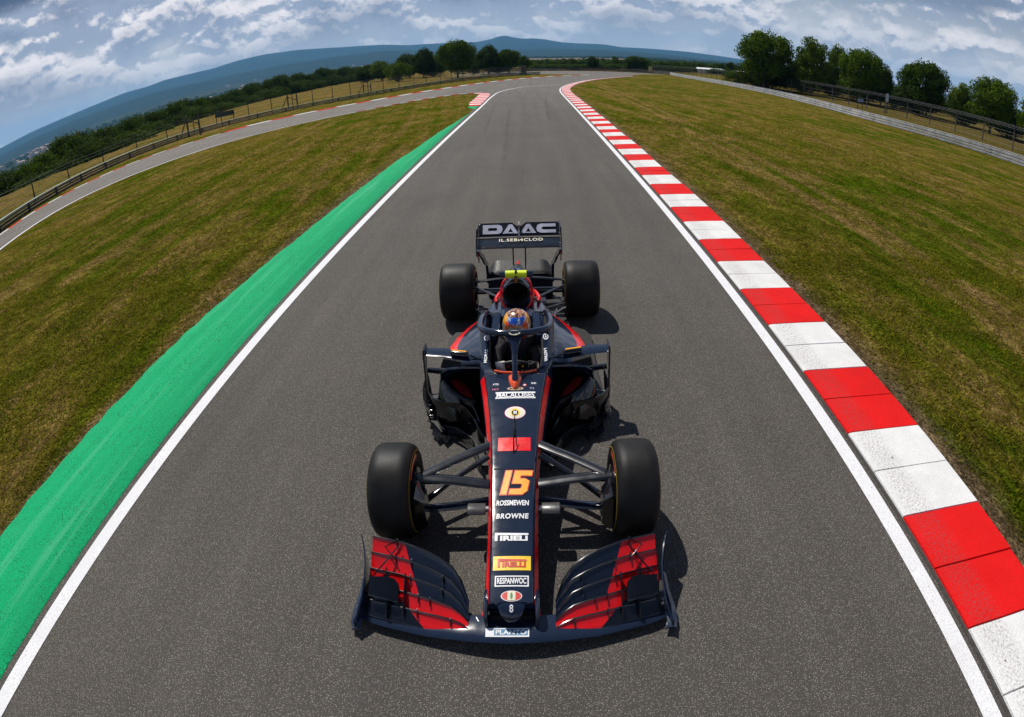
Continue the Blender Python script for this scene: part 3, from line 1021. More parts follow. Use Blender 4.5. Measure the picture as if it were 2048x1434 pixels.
def tree_ae(vi, a, d, etop, wdeg, label, group=None, leafm=0, name='tree', cat='tree', zb=None, hmin=2.0):
    x, y = d * math.sin(R(a)), d * math.cos(R(a))
    z = float(terrain(x, y)) if zb is None else zb
    h = max(hmin, ztop(etop, d) - z)
    return tree(vi, x, y, z, h, 2 * d * math.tan(R(wdeg / 2)), a * 1.7 + d, label, group, leafm, name, cat)


# right-hand row, nearest things first
for vi, a, d, e, w_, lm, lab in [
    (0, 21.7, 92, 3.75, 5.6, 0, 'tallest broad round tree, first on the left of the right-hand row'),
    (3, 21.9, 97, 1.2, 7.0, 1, 'low dark bush spreading round the foot of the tallest right-hand tree'),
    (1, 26.1, 90, 3.25, 3.6, 2, 'lighter upright tree just right of the tallest round tree'),
    (3, 25.2, 95, 1.6, 4.6, 0, 'bushy lower tree filling the gap right of the tallest round tree'),
    (2, 28.6, 97, 2.65, 3.0, 2, 'loose slim tree between the upright tree and the broad middle tree'),
    (3, 28.3, 101, 1.2, 4.4, 1, 'dark undergrowth between the second and third big right-hand trees'),
    (0, 30.7, 88, 3.15, 4.4, 0, 'broad middle tree of the right-hand row'),
    (2, 32.6, 92, 1.5, 2.8, 1, 'dark lower tree leaning against the middle tree on its right side'),
    (3, 30.9, 93, 0.9, 5.4, 1, 'dark bushes under the broad middle tree of the right-hand row'),
    (0, 36.5, 82, 2.95, 5.2, 0, 'free-standing round tree with sky on both sides, right of the white sign'),
    (3, 36.0, 87, 0.8, 6.5, 1, 'dark bushes at the foot of the free-standing round tree'),
    (1, 39.9, 80, 1.35, 2.7, 2, 'small loose tree between the last two big right-hand trees'),
    (3, 40.6, 84, 0.5, 4.0, 1, 'dark hedge behind the small loose tree on the right'),
    (0, 42.9, 76, 2.75, 4.8, 0, 'big round tree close to the right edge of the picture'),
    (3, 44.6, 80, 1.0, 5.0, 1, 'dark low tree beside the big tree near the right edge'),
    (2, 47.2, 74, 2.5, 4.2, 0, 'tree cut off by the right edge of the picture'),
    (3, 34.0, 96, 0.45, 3.4, 1, 'low bush filling the gap left of the free-standing round tree'),
]:
    tree_ae(vi, a, d, e + (0.32 if vi < 3 else -0.25), w_ * (0.93 if vi < 3 else 0.9), lab, 'trees behind the right-hand fence', lm)

# the clump beyond the left fence
for vi, a, d, e, w_, lm, lab in [
    (0, -6.75, 131, 2.65, 3.7, 0, 'tall round-headed tree standing out above the clump left of the track'),
    (2, -9.9, 160, 1.75, 2.4, 1, 'tree with a pointed top left of the tall round-headed tree'),
    (3, -9.0, 165, 1.1, 3.2, 0, 'broad low tree between the pointed tree and the tall round-headed tree'),
    (4, -12.3, 140, 0.85, 3.0, 2, 'rounded light green bush in the dry field left of the tall tree'),
    (2, -11.2, 172, 1.35, 2.8, 1, 'dark tree behind the rounded light green bush'),
    (2, -3.9, 150, 1.65, 2.3, 1, 'dark tree immediately right of the tall round-headed tree'),
    (0, -2.0, 152, 1.40, 2.2, 0, 'tree at the right end of the clump, beside the hill view'),
    (3, -3.0, 158, 0.9, 3.6, 1, 'dense low tree filling the right end of the left clump'),
    (3, -0.6, 175, 0.55, 1.3, 0, 'small bush at the right tip of the left clump'),
    (3, -5.2, 160, 0.9, 2.6, 1, 'dark bush under the right side of the tall round-headed tree'),
    (2, -13.8, 175, 0.95, 2.6, 0, 'mid-sized tree at the left end of the clump'),
    (3, -15.2, 180, 0.75, 2.6, 1, 'dark tree where the long hedge row meets the clump'),
]:
    tree_ae(vi, a, d, e, w_, lab, 'trees of the clump left of the track', lm)

# long row of trees down the slope on the left
TT = np.array([(-62, -1.6), (-50.08, -1.35), (-47.6, -1.2), (-45.6, -0.6), (-44.01, 0.0), (-41.35, -0.55), (-38.61, 0.2), (-36.79, -0.2), (-33.42, 0.28), (-29.79, 0.1), (-26.17, 0.45),
               (-22.35, 0.75), (-19, 0.72), (-16.64, 0.7)])
ORD = ['first', 'second', 'third', 'fourth', 'fifth', 'sixth', 'seventh', 'eighth', 'ninth', 'tenth', 'eleventh', 'twelfth', 'thirteenth', 'fourteenth', 'fifteenth', 'sixteenth', 'seventeenth', 'eighteenth', 'nineteenth', 'twentieth'] + ['twenty-' + q for q in ('first', 'second', 'third', 'fourth', 'fifth', 'sixth', 'seventh', 'eighth', 'ninth')] + ['thirtieth'] + ['thirty-' + q for q in ('first', 'second', 'third', 'fourth', 'fifth', 'sixth', 'seventh', 'eighth', 'ninth')]
a = -53.0
i = 0
while a < -15.8:
    c = float(np.interp(a, CREST[:, 0], CREST[:, 1]))
    d = c + random.uniform(11, 19)
    e = float(np.interp(a, TT[:, 0], TT[:, 1])) + random.uniform(-0.22, 0.22)
    wd = math.degrees(random.uniform(5.6, 8.4) / d)
    tree_ae(random.choice([2, 3, 3, 3]), a, d, e, wd, ORD[i] + ' tree from the left edge in the front line of the long left tree row', 'row of trees along the lower edge of the left field', random.choice([0, 1, 1, 1]))
    tree_ae(4, a + wd * 0.4, d - 1.5, e - 0.5 - 25 / d, wd * 1.25, ORD[i] + ' low bush from the left edge along the foot of the left tree row', 'row of trees along the lower edge of the left field', 1)
    tree_ae(3, a + wd * 0.2, d + 12, e + 0.02, wd * 1.15, 'one of the dark trees crowded behind the front line of the long left tree row', 'dark trees behind the front line of the left tree row', 1)
    a += wd * 0.55
    i += 1

# hedge and small trees beyond the far end of the track
a = 0.3
i = 0
while a < 19.5:
    d = random.uniform(192, 215)
    e = random.choice([-0.12, 0.0, 0.1, 0.18, -0.2]) + random.uniform(-0.06, 0.06)
    wd = random.uniform(0.75, 1.35)
    tree_ae(random.choice([1, 2, 3]), a, d, e, wd, ORD[i] + ' small tree from the left in the row beyond the track end', 'small trees beyond the far end of the track', random.choice([0, 1, 1]))
    tree_ae(4, a + 0.3, d - 8, -0.55 + random.uniform(-0.1, 0.05), 1.9, 'one of the low hedge bushes behind the far guard rail', 'hedge bushes behind the far guard rail', 1, 'hedge_bush', 'bush')
    a += wd * 0.75
    i += 1
tree_ae(0, 9.75, 188, 0.60, 2.1, 'large dark round tree standing out beyond the far end of the track', None, 1)
tree_ae(2, 5.85, 186, 0.38, 1.2, 'taller dark tree left of the large round tree beyond the track end', None, 1)
tree_ae(1, 7.9, 240, 0.42, 0.7, 'small round tree top peeping over the far row, left of the large round tree', None, 1)
tree_ae(1, 18.5, 200, 0.42, 0.9, 'slim dark tree just left of the tallest right-hand tree', None, 1)
for a in np.arange(19.5, 52, 2.2):
    tree_ae(4, a + random.uniform(-.5, .5), random.uniform(100, 112), -0.15 + random.uniform(-.2, .2), 3.0, 'one of the low dark bushes filling the background behind the right-hand trees',
            'bushes behind the right-hand trees', 1, 'hedge_bush', 'bush')

# ------------------------------------------------------------------ woods on the plain: one mass of far crowns
g = np.random.default_rng(5)
n = 15000
A = g.uniform(-66, 24, n)
Rd = 330 * (3300 / 330) ** g.uniform(0, 1, n)
X, Y = Rd * np.sin(np.radians(A)), Rd * np.cos(np.radians(A))
dens = fbm(X / 260, Y / 260, 4, 2) + 0.10 * (Rd > 2500) + 0.25 * (Rd < 800)
keep = (dens > -0.06) & ~((A > -1) & (A < 9) & (Rd > 700) & (Rd < 2600) & (g.uniform(0, 1, n) > 0.04)) & ((A < -14) | (Rd > 330))
X, Y, Rd = X[keep], Y[keep], Rd[keep]
Z = terrain(X, Y)
m = len(X)
sz = g.uniform(3.0, 6.0, m) * np.clip(Rd / 1500, 0.8, 2.2)
K_ = 20
q = g.normal(size=(m, K_, 3))
q /= np.linalg.norm(q, axis=2)[..., None]
q[..., 2] = np.abs(q[..., 2]) * 1.0
ctr = np.stack([X, Y, Z], 1)[:, None, :] + q * sz[:, None, None] * 0.75
nr = q + g.normal(size=(m, K_, 3)) * 0.3
nr /= np.linalg.norm(nr, axis=2)[..., None]
tt = np.cross(nr, g.normal(size=(m, K_, 3)))
tt /= np.linalg.norm(tt, axis=2)[..., None]
bb_ = np.cross(nr, tt)
s_ = sz[:, None, None] * 0.42
Q = np.stack([ctr - tt * s_, ctr - bb_ * s_, ctr + tt * s_, ctr + bb_ * s_], 2).reshape(-1, 4, 3)
fw = fast_quads('far_woods', Q, LEAFS[1])
fw['kind'] = 'stuff'
tag(fw, 'dark woods and scrub scattered over the valley between the fields and the hills', 'woods')

# ------------------------------------------------------------------ village houses in the valley
M_WALLS = [wear('pale_render', (0.62, 0.58, 0.52), 0.8, amp=0.12, scale=0.5), wear('cream_render', (0.55, 0.47, 0.37), 0.8, amp=0.12, scale=0.5)]
M_ROOF = [wear('clay_tiles', (0.32, 0.15, 0.10), 0.8, amp=0.25, scale=0.6), wear('pale_tiles', (0.42, 0.30, 0.24), 0.8, amp=0.2, scale=0.6)]


def house(name, L, Wd, H, mw, mr, roofh=1.8):
    r = empty(name)
    MB().box((0, 0, H / 2 - 1), (L, Wd, H + 2)).build('wall', [mw], r, False)
    o = 0.5
    v = [(-L / 2 - o, -Wd / 2 - o, H + .02), (L / 2 + o, -Wd / 2 - o, H + .02), (L / 2 + o, Wd / 2 + o, H + .02), (-L / 2 - o, Wd / 2 + o, H + .02), (-L / 2 - o, 0, H + roofh), (L / 2 + o, 0, H + roofh)]
    mesh('roof', v, [(0, 1, 5, 4), (2, 3, 4, 5), (0, 4, 3), (1, 2, 5), (0, 3, 2, 1)], mr, r, smooth=False)
    return r


hp = [house('house', 12, 9, 6, M_WALLS[i % 2], M_ROOF[(i // 2) % 2]) for i in range(4)]
count = 0
tries = 0
while count < 95 and tries < 3000:
    tries += 1
    t = random.random()
    a = random.uniform(-51, -30) if t < 0.75 else random.uniform(-30, -14)
    d = random.uniform(1700, 3300) if t < 0.75 else random.uniform(2600, 4300)
    x, y = d * math.sin(R(a)), d * math.cos(R(a))
    if fbm(np.array([x / 420]), np.array([y / 420]), 3, 21)[0] < 0.0:
        continue
    s = hp[count % 4]
    if count < 4:
        o = s
    else:
        o = s.copy()
        link(o)
        for ch in list(s.children):
            link(ch.copy(), o)
    k = random.uniform(1.0, 1.9)
    o.location = (x, y, float(terrain(x, y)) + 2.5)
    o.rotation_euler = (0, 0, random.uniform(0, 3.14))
    o.scale = (k, k, k * 0.9)
    tag(o, 'one of the tiny pale village houses scattered across the valley on the left', 'house', 'village houses in the valley')
    count += 1
r = house('warehouse', 60, 22, 8, M_WALLS[0], wear('white_sheet_roof', (0.75, 0.75, 0.75), 0.5), 2.5)
d, a = 1500, -35.0
r.location = (d * math.sin(R(a)), d * math.cos(R(a)), float(terrain(d * math.sin(R(a)), d * math.cos(R(a)))) + 14)
r.rotation_euler = (0, 0, R(30))
tag(r, 'long low white-roofed building among the trees of the valley', 'warehouse')
r.children[0].scale = (1, 1, 1)
for i_, (a, L_) in enumerate([(16.6, 17), (17.9, 15), (19.0, 15)]):
    d = 200
    r = house('pit_building', L_ * 0.42, 4, 1.7, M_WALLS[0], wear('white_canopy', (0.80, 0.82, 0.86), 0.5), 0.5)
    r.location = (d * math.sin(R(a)), d * math.cos(R(a)), -0.35 - 0.1 * i_)
    r.rotation_euler = (0, 0, R(-a - 5))
    tag(r, ['leftmost', 'middle', 'rightmost'][i_] + ' of the low white-roofed sheds seen through the far right fence', 'shed', 'low white sheds beyond the right fence')

# ------------------------------------------------------------------ short grass near the camera
M_BL = leaf_mat('grass_blades', (0.09, 0.10, 0.004), (0.25, 0.22, 0.012), 0.45)
g = np.random.default_rng(9)


def blades(n, x0, x1, y0, y1, pw=1.0):
    x = g.uniform(x0, x1, n)
    y = y0 + (y1 - y0) * g.uniform(0, 1, n) ** pw
    d = fbm(x * 1.3, y * 0.8, 4, 6)
    lim = fbm(y * 1.2, y * 0, 3, 12) * 0.5
    edge = np.where(x > 0, x - 3.78 - lim * 0.7, -x - 4.74 - lim * 0.6 + np.interp(y, [0, 6, 12, 20, 30], [0, 0, .2, .35, .6]))
    k = (d + g.normal(size=n) * 0.12 > -0.03) & (edge > 0.04)
    return x[k], y[k]


xs, ys_ = [], []
for q_ in [(42000, 3.6, 9.5, -1, 9, 1.0), (42000, -10.5, -4.2, 1, 9, 1.0), (26000, 3.6, 14, 8, 30, 2.2), (26000, -15, -3.8, 8, 30, 2.2)]:
    a_, b_ = blades(*q_)
    xs.append(a_)
    ys_.append(b_)
x, y = np.concatenate(xs), np.concatenate(ys_)
n = len(x)
dist_ = np.hypot(x, y)
th = g.uniform(0, 6.283, n)
hh = g.uniform(0.012, 0.035, n) * (0.9 + dist_ * 0.03)
ww = g.uniform(0.004, 0.009, n) * (0.8 + dist_ * 0.12)
lx, ly = g.normal(size=n) * hh * 0.7, g.normal(size=n) * hh * 0.7
c, s = np.cos(th) * ww, np.sin(th) * ww
z0 = np.zeros(n)
Q = np.stack([np.stack([x - c, y - s, z0], 1), np.stack([x + c, y + s, z0], 1), np.stack([x + lx + c * .3, y + ly + s * .3, hh], 1), np.stack([x + lx - c * .3, y + ly - s * .3, hh], 1)], 1)
gr = fast_quads('grass', Q, M_BL)
gr['kind'] = 'stuff'
tag(gr, 'short mown grass blades growing beside the kerb and the green verge', 'grass')

# ------------------------------------------------------------------ air
hm = bpy.data.materials.new('haze_air')
hm.use_nodes = True
hm.node_tree.nodes.clear()
ho = hm.node_tree.nodes.new('ShaderNodeOutputMaterial')
hv = hm.node_tree.nodes.new('ShaderNodeVolumePrincipled')
hv.inputs['Color'].default_value = (0.20, 0.56, 1.0, 1)
hv.inputs['Density'].default_value = 0.80e-4
hv.inputs['Anisotropy'].default_value = 0.1
hm.node_tree.links.new(hv.outputs[0], ho.inputs['Volume'])
b = MB().box((0, 0, 110), (24400, 24400, 900))
hz_ = b.build('haze', [hm], None, False)
hz_['kind'] = 'stuff'
tag(hz_, 'thin blue summer haze lying over the valley and the hills', 'haze')
S.cycles.volume_step_rate = 4

# =================================================================== the racing car
def gloss(name, base, rough=0.30, coat=1.0, cr=0.06, amp=0.12):
    return wear(name, base, rough, 0.0, coat, cr, amp, 6.0, 0.5)


C_NAVY = gloss('navy_paint', (0.0125, 0.0210, 0.044), 0.11, 0.3, 0.03)
C_RED = gloss('red_paint', (0.85, 0.006, 0.008), 0.25, 0.4)
C_BLACK = gloss('gloss_carbon', (0.0035, 0.0035, 0.005), 0.16, 0.5, 0.04)
C_MATT = wear('matt_carbon', (0.006, 0.006, 0.007), 0.55, amp=0.3, scale=30)
C_VOID = wear('duct_and_shade_black', (0.002, 0.002, 0.002), 0.9)
C_ARM = wear('suspension_arm', (0.016, 0.017, 0.020), 0.22, 0.3, 0.5, amp=0.12, scale=3)
C_METAL = wear('bare_metal', (0.32, 0.32, 0.34), 0.35, 0.9, amp=0.3, scale=20)
C_NEON = wear('neon_yellow', (0.72, 0.85, 0.0), 0.5, amp=0.06)
C_AMBER = wear('amber_paint', (0.85, 0.38, 0.0), 0.4, amp=0.08)
C_ORANGE = wear('orange_paint', (0.95, 0.38, 0.005), 0.4, amp=0.06)
C_ORED = wear('orange_red_paint', (0.85, 0.09, 0.01), 0.35, 0.0, 0.6, amp=0.15)
C_WHITE = wear('decal_white', (0.78, 0.78, 0.80), 0.45, amp=0.08)
C_CREAM = wear('decal_cream', (0.70, 0.66, 0.50), 0.45, amp=0.08)
C_YEL = wear('decal_yellow', (0.85, 0.55, 0.0), 0.4, amp=0.05)
C_DIMY = wear('sidewall_yellow', (0.50, 0.34, 0.0), 0.5)
C_DRED = wear('decal_red', (0.60, 0.02, 0.01), 0.4, amp=0.05)
C_LILAC = wear('decal_silver', (0.36, 0.37, 0.47), 0.4, amp=0.15, scale=8)
C_GREEN = wear('decal_green', (0.02, 0.22, 0.05), 0.4)
C_PINK = wear('decal_magenta', (0.75, 0.08, 0.25), 0.4)
C_GOLD = wear('decal_gold', (0.55, 0.36, 0.20), 0.4)


def tyre_mat():
    m_, t, b = mat('tyre_rubber', (0.016, 0.016, 0.017), 0.5, spec=0.5)
    g = t.node('ShaderNodeTexCoord').outputs['Object']
    X, Y, Z = t.sep(g)[:3]
    rings = t.noise(t.comb(t.math('MULTIPLY', X, 220.0), 0.0, 0.0), 1.0, 3, 0.7)
    blot = t.noise(g, 5.0, 4, 0.6)
    f = t.math('ADD', t.math('MULTIPLY', rings, 0.55), t.math('MULTIPLY', blot, 0.5))
    t.l.new(t.mix(t.ramp(f, 0.3, 0.75), (0.006, 0.006, 0.006), (0.020, 0.019, 0.019)), b.inputs['Base Color'])
    b.inputs['Specular IOR Level'].default_value = 0.22
    t.l.new(t.ramp(f, 0.3, 0.75, 0.42, 0.62), b.inputs['Roughness'])
    bn = t.node('ShaderNodeBump')
    bn.inputs['Strength'].default_value = 0.25
    bn.inputs['Distance'].default_value = 0.002
    t.l.new(rings, bn.inputs['Height'])
    t.l.new(bn.outputs[0], b.inputs['Normal'])
    return m_


C_TYRE = tyre_mat()
CAR = empty('racing_car', (-0.177, 3.02, 0.0), 0.006)
tag(CAR, 'dark navy open-wheel racing car with red stripes and an orange number 15 on its nose', 'racing car')


def part(b, name, mats, parent=None, smooth=True, angle=35, label=None):
    return b.build(name, mats if isinstance(mats, list) else [mats], parent or CAR, smooth, angle, label)


def mir(pts):
    return [(-p[0], *p[1:]) for p in pts]


# ---- tub and nose ------------------------------------------------
#            y     zt    wt     wm     zb    wi    zi
ST = [(-0.900, .262, .124, .160, .165, 0, 0), (-0.70, .302, .126, .160, .175, 0, 0), (-0.40, .358, .130, .161, .195, 0, 0), (-0.10, .420, .138, .167, .215, 0, 0),
      (0.15, .465, .148, .178, .220, 0, 0), (0.40, .512, .163, .200, .220, 0, 0), (0.60, .548, .180, .222, .20, 0, 0), (0.80, .582, .203, .247, .17, 0, 0), (1.00, .615, .232, .275, .12, 0, 0),
      (1.06, .624, .242, .285, .10, 0, 0)]
SC = [(1.075, .626, .245, .287, .10, .13, .60), (1.10, .630, .250, .290, .10, .165, .40), (1.18, .637, .262, .297, .09, .195, .27), (1.35, .652, .280, .310, .08, .212, .22), (1.60, .672, .300, .330, .08, .214, .22),
      (1.85, .692, .305, .342, .08, .200, .30), (1.98, .705, .300, .342, .08, .175, .45), (2.03, .712, .296, .340, .08, .13, .68)]
SE = [(2.06, .716, .292, .337, .08, 0, 0), (2.3, .70, .25, .305, .08, 0, 0), (2.7, .62, .17, .24, .09, 0, 0), (3.1, .50, .11, .18, .12, 0, 0), (3.6, .36, .07, .12, .16, 0, 0), (4.05, .30, .05, .08, .20, 0, 0)]
CROWN = 0.005
ZY = [s[0] for s in ST]
ZZ = [s[1] for s in ST]


def body_ring(s):
    y, zt, wt, wm, zb, wi, zi = s
    c = CROWN
    if wi == 0:
        h = [(0, zt + c), (wt * .25, zt + c * .94), (wt * .5, zt + c * .75), (wt * .8, zt + c * .36), (wt - .006, zt - .001)]
    else:
        h = [(0, zi), (wi * .86, zi), (wi, zi + .03 if zi < zt - .05 else zi), (wi + .004, zt - .008), (wi + .018, zt + .003)]
        if wt < wi + .03:
            wt = wi + .03
    h += [(wt, zt - .006), (wt + .008, zt - .020), (wt + (wm - wt) * .55, zt - .045), (wm - .004, zt - .068), (wm, zt - .085), (wm, (zt + zb) / 2 - .01), (wm - .012, zb + .03), (wm * .8, zb), (0, zb - .004)]
    L = [(-x, y, z) for x, z in h[1:-1]][::-1]
    return [(x, y, z) for x, z in h] + L[0:0] + [(-x, y, z) for x, z in h[1:-1][::-1]]


rings = [body_ring(s) for s in ST + SC + SE]
nh = 14
nr_ = len(rings[0])


def mbody(i, j):
    if i < 0:
        return 0
    seg = j if j < nh - 1 else nr_ - 1 - j
    if seg in (6, 7) and i < 10:
        return 1
    if len(ST) - 1 <= i <= len(ST) + len(SC) - 1 and seg <= 3:
        return 2
    return 0


b = MB()
b.loft(rings, 0, caps=True, mfun=mbody)
part(b, 'body', [C_NAVY, C_RED, C_MATT], angle=28)

# tongue of the nose tip between the two openings, and the pillars beside them
b = MB()
tg = []
for y, w_, z, th in [(-.88, .088, .262, .05), (-.905, .080, .259, .045), (-.93, .072, .248, .04), (-.955, .062, .230, .035), (-.972, .044, .213, .03), (-.980, .022, .200, .025)]:
    tg.append([(-w_, y, z - .012), (-w_ * .7, y, z), (0, y, z + .006), (w_ * .7, y, z), (w_, y, z - .012), (w_ * .8, y, z - th), (-w_ * .8, y, z - th)])
b.loft(tg, 0)
part(b, 'nose_tip', C_NAVY)
for sx in (-1, 1):
    b = MB()
    pr = []
    for y, x0, x1, z0, z1 in [(-.78, .135, .160, .10, .24), (-.90, .137, .162, .10, .262), (-.945, .138, .160, .10, .235), (-.975, .136, .156, .10, .185), (-.985, .138, .15, .10, .13)]:
        pr.append([(sx * x0, y, z0), (sx * x1, y, z0), (sx * x1, y, z1 - .01), (sx * (x0 + x1) / 2, y, z1), (sx * x0, y, z1 - .01)])
    b.loft(pr, 0)
    part(b, 'nose_pillar', C_NAVY)
    b = MB()
    b.tube([(sx * .155, -.88, .235), (sx * .163, -.955, .20)], .004, seg=5)
    part(b, 'nose_pillar_edge', C_RED)
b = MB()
b.box((0, -.86, .135), (.262, .13, .055))  # black box between the pillars, paints in the shadow under the nose
part(b, 'nose_shade_box', C_VOID, smooth=False)

# panel joints on the nose
b = MB()
for y in (0.085, ):
    z = np.interp(y, ZY, ZZ)
    b.box((0, y, z + .0035), (.27, .005, .004))
b.box((0.0, .62, .5535), (.0035, .62, .012))
part(b, 'panel_joint', C_VOID, smooth=False)

# ---- airbox and engine cover --------------------------------------
b = MB()


def oval(y, T, w_, zc, B, wb, n=20):
    o = []
    for k in range(n):
        q = 2 * math.pi * k / n
        cx, cz = math.sin(q), math.cos(q)
        if cz >= 0:
            o.append((w_ * cx, y, zc + (T - zc) * cz))
        else:
            ww = w_ + (wb - w_) * (-cz)
            o.append((ww * cx * (1 if abs(cx) > .1 else 1), y, zc + (B - zc) * (-cz) ** 0.8 * -1 * -1))
    return o


ec = [oval(2.155, .975, .122, .865, .745, .10), oval(2.16, .985, .136, .865, .735, .12), oval(2.20, .992, .146, .865, .70, .17), oval(2.35, .992, .150, .86, .66, .24), oval(2.6, .965, .132, .82, .60, .26),
      oval(2.9, .900, .090, .74, .52, .21), oval(3.2, .820, .050, .64, .42, .15), oval(3.5, .735, .026, .54, .34, .10), oval(3.85, .62, .012, .42, .28, .05)]
b.loft(ec, 0, caps=False, mfun=lambda i, j: 1 if ((i in (1, 2)) and j in (4, 5, 14, 15)) or (i >= 5 and j in (0, 19)) or (i in (3, 4, 5, 6) and j in (6, 13)) else 0)
part(b, 'engine_cover', [C_NAVY, C_RED])
b = MB()
b.loft([oval(2.155, .975, .122, .865, .745, .10), oval(2.19, .965, .112, .865, .75, .092), oval(2.5, .93, .08, .85, .76, .06)], 0, caps=False)
b.add([(-.1, 2.45, .7), (.1, 2.45, .7), (.1, 2.45, .95), (-.1, 2.45, .95)], [(0, 1, 2, 3)])
part(b, 'air_intake', C_VOID)
for sx in (-1, 1):
    b = MB()
    P = [(sx * .10, 2.145, .725), (sx * .135, 2.15, .77), (sx * .150, 2.17, .83), (sx * .150, 2.20, .88), (sx * .128, 2.24, .945), (sx * .08, 2.28, .985)]
    b.tube([tuple(p) for p in catmull(P, 5)], .0095, seg=6)
    part(b, 'intake_stripe', C_RED)
    b = MB()
    P = [(sx * .20, 2.28, .735), (sx * .215, 2.42, .70), (sx * .19, 2.62, .68), (sx * .15, 2.85, .63)]
    b.tube([tuple(p) for p in catmull(P, 5)], [.006, .012, .016, .018, .02, .02, .02, .02, .018, .018, .016, .015, .014, .012, .010, .008][:len(catmull(P, 5))], seg=6)
    part(b, 'engine_cover_stripe', C_RED)
b = MB()
b.box((0, 2.20, 1.0), (.028, .10, .05))
b.tube([(0, 2.17, .985), (0, 2.19, 1.03)], .016, seg=8)
part(b, 'camera_mount', C_BLACK, smooth=False)
b = MB()
b.tube([(-.100, 2.225, 1.035), (.100, 2.225, 1.035)], .042, seg=14, flat=.85, upv=(0, 0, 1))
part(b, 'onboard_camera', C_NEON)
for sx in (-1, 1):
    b = MB()
    b.tube([(sx * .098, 2.225, 1.035), (sx * .155, 2.228, 1.033)], .036, seg=12, flat=.85)
    part(b, 'camera_end_cap', C_NAVY)
b = MB()
b.tube([(0, 2.195, 1.045), (0, 2.19, 1.068), (0, 2.23, 1.078)], [.012, .013, .010], seg=8)
part(b, 'aerial', C_BLACK)

# ---- sidepods ------------------------------------------------------
SP = [(1.30, .640, .545, .47, .22), (1.36, .662, .557, .485, .14), (1.55, .685, .566, .482, .08), (1.80, .682, .560, .455, .07), (2.05, .640, .545, .42, .07), (2.30, .560, .525, .39, .07),
      (2.55, .465, .500, .355, .07), (2.9, .350, .455, .30, .07), (3.3, .270, .39, .25, .08), (3.8, .20, .32, .20, .10)]
for sx in (-1, 1):
    b = MB()
    rr_ = []
    for y, xo, zi_, zo, zb in SP:
        xin = .24 if y < 2.4 else max(.06, .24 - (y - 2.4) * .16)
        s1 = xo - float(np.interp(y, [1.5, 2.1, 2.6], [.150, .130, .105]))
        sw = float(np.interp(y, [1.3, 1.8, 2.5, 3.0, 3.8], [.070, .074, .056, .034, .016]))
        mid = (xin + s1) / 2
        zs1 = zi_ - (zi_ - zo) * .34
        zs2 = zi_ - (zi_ - zo) * .56
        rr_.append([(sx * xin, y, zb), (sx * xin, y, zi_ + .02), (sx * mid, y, zi_ + .006), (sx * s1, y, zs1), (sx * (s1 + sw), y, zs2), (sx * (xo - .02), y, zo - .01), (sx * xo, y, zo - .05),
                    (sx * (xo - .005), y, (zo + zb) / 2), (sx * (xo - .06), y, zb)])
    b.loft(rr_, 0, caps=False, mfun=lambda i, j: 1 if j == 3 and i >= 2 else 0)
    part(b, 'sidepod', [C_NAVY, C_RED], angle=50)
    # sloped lower front of the sidepod and the hollow inlet
    b = MB()
    lo = []
    for x, zt_, y0 in [(.26, .30, 1.26), (.34, .29, 1.20), (.45, .33, 1.19), (.55, .40, 1.22), (.62, .46, 1.28), (.655, .44, 1.34)]:
        lo.append([(sx * x, y0 + .10, zt_ + .004), (sx * x, y0, zt_), (sx * (x + .01), y0 - .03, zt_ - .04), (sx * (x + .03), y0 - .07, zt_ * .62), (sx * (x + .05), y0 - .10, .10), (sx * (x + .055), y0 - .10, .05)])
    b.loft(lo, 0, caps=False, closed=False)
    part(b, 'sidepod_front', C_BLACK)
    b = MB()
    b.add([(sx * .25, 1.62, .2), (sx * .64, 1.62, .2), (sx * .64, 1.62, .55), (sx * .25, 1.62, .55), (sx * .25, 1.2, .26), (sx * .64, 1.3, .40), (sx * .645, 1.30, .54), (sx * .25, 1.3, .545)],
          [(0, 1, 2, 3), (0, 4, 5, 1), (1, 5, 6, 2), (3, 2, 6, 7)])
    part(b, 'sidepod_inlet', C_VOID, smooth=False)
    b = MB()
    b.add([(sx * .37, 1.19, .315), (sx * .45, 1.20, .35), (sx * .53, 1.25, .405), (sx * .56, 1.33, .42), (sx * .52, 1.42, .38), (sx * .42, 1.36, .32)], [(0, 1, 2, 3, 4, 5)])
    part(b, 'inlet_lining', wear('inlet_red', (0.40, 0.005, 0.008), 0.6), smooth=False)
    # raised shoulder beside the cockpit carrying the inlet top
    b = MB()
    b.tube([(sx * .30, 1.30, .557), (sx * .45, 1.298, .562), (sx * .58, 1.30, .548), (sx * .645, 1.32, .50)], .014, seg=8)
    part(b, 'inlet_lip', C_NAVY)

# ---- floor ---------------------------------------------------------
half = [(0.0, .70), (.24, .74), (.33, .80), (.42, .97), (.58, 1.12), (.74, 1.20), (.79, 1.30), (.79, 1.55), (.775, 2.2), (.79, 2.85), (.72, 3.02), (.56, 3.12), (.53, 3.4), (.50, 3.98), (0, 3.98)]
out_ = half + [(-x, y) for x, y in half[::-1][1:-1]]
b = MB()
n = len(out_)
b.add([(x, y, .058) for x, y in out_] + [(x, y, .035) for x, y in out_], [tuple(range(n)), tuple(range(n, 2 * n))[::-1]] + [(i + n, (i + 1) % n + n, (i + 1) % n, i) for i in range(n)])
part(b, 'floor', C_MATT, smooth=False)

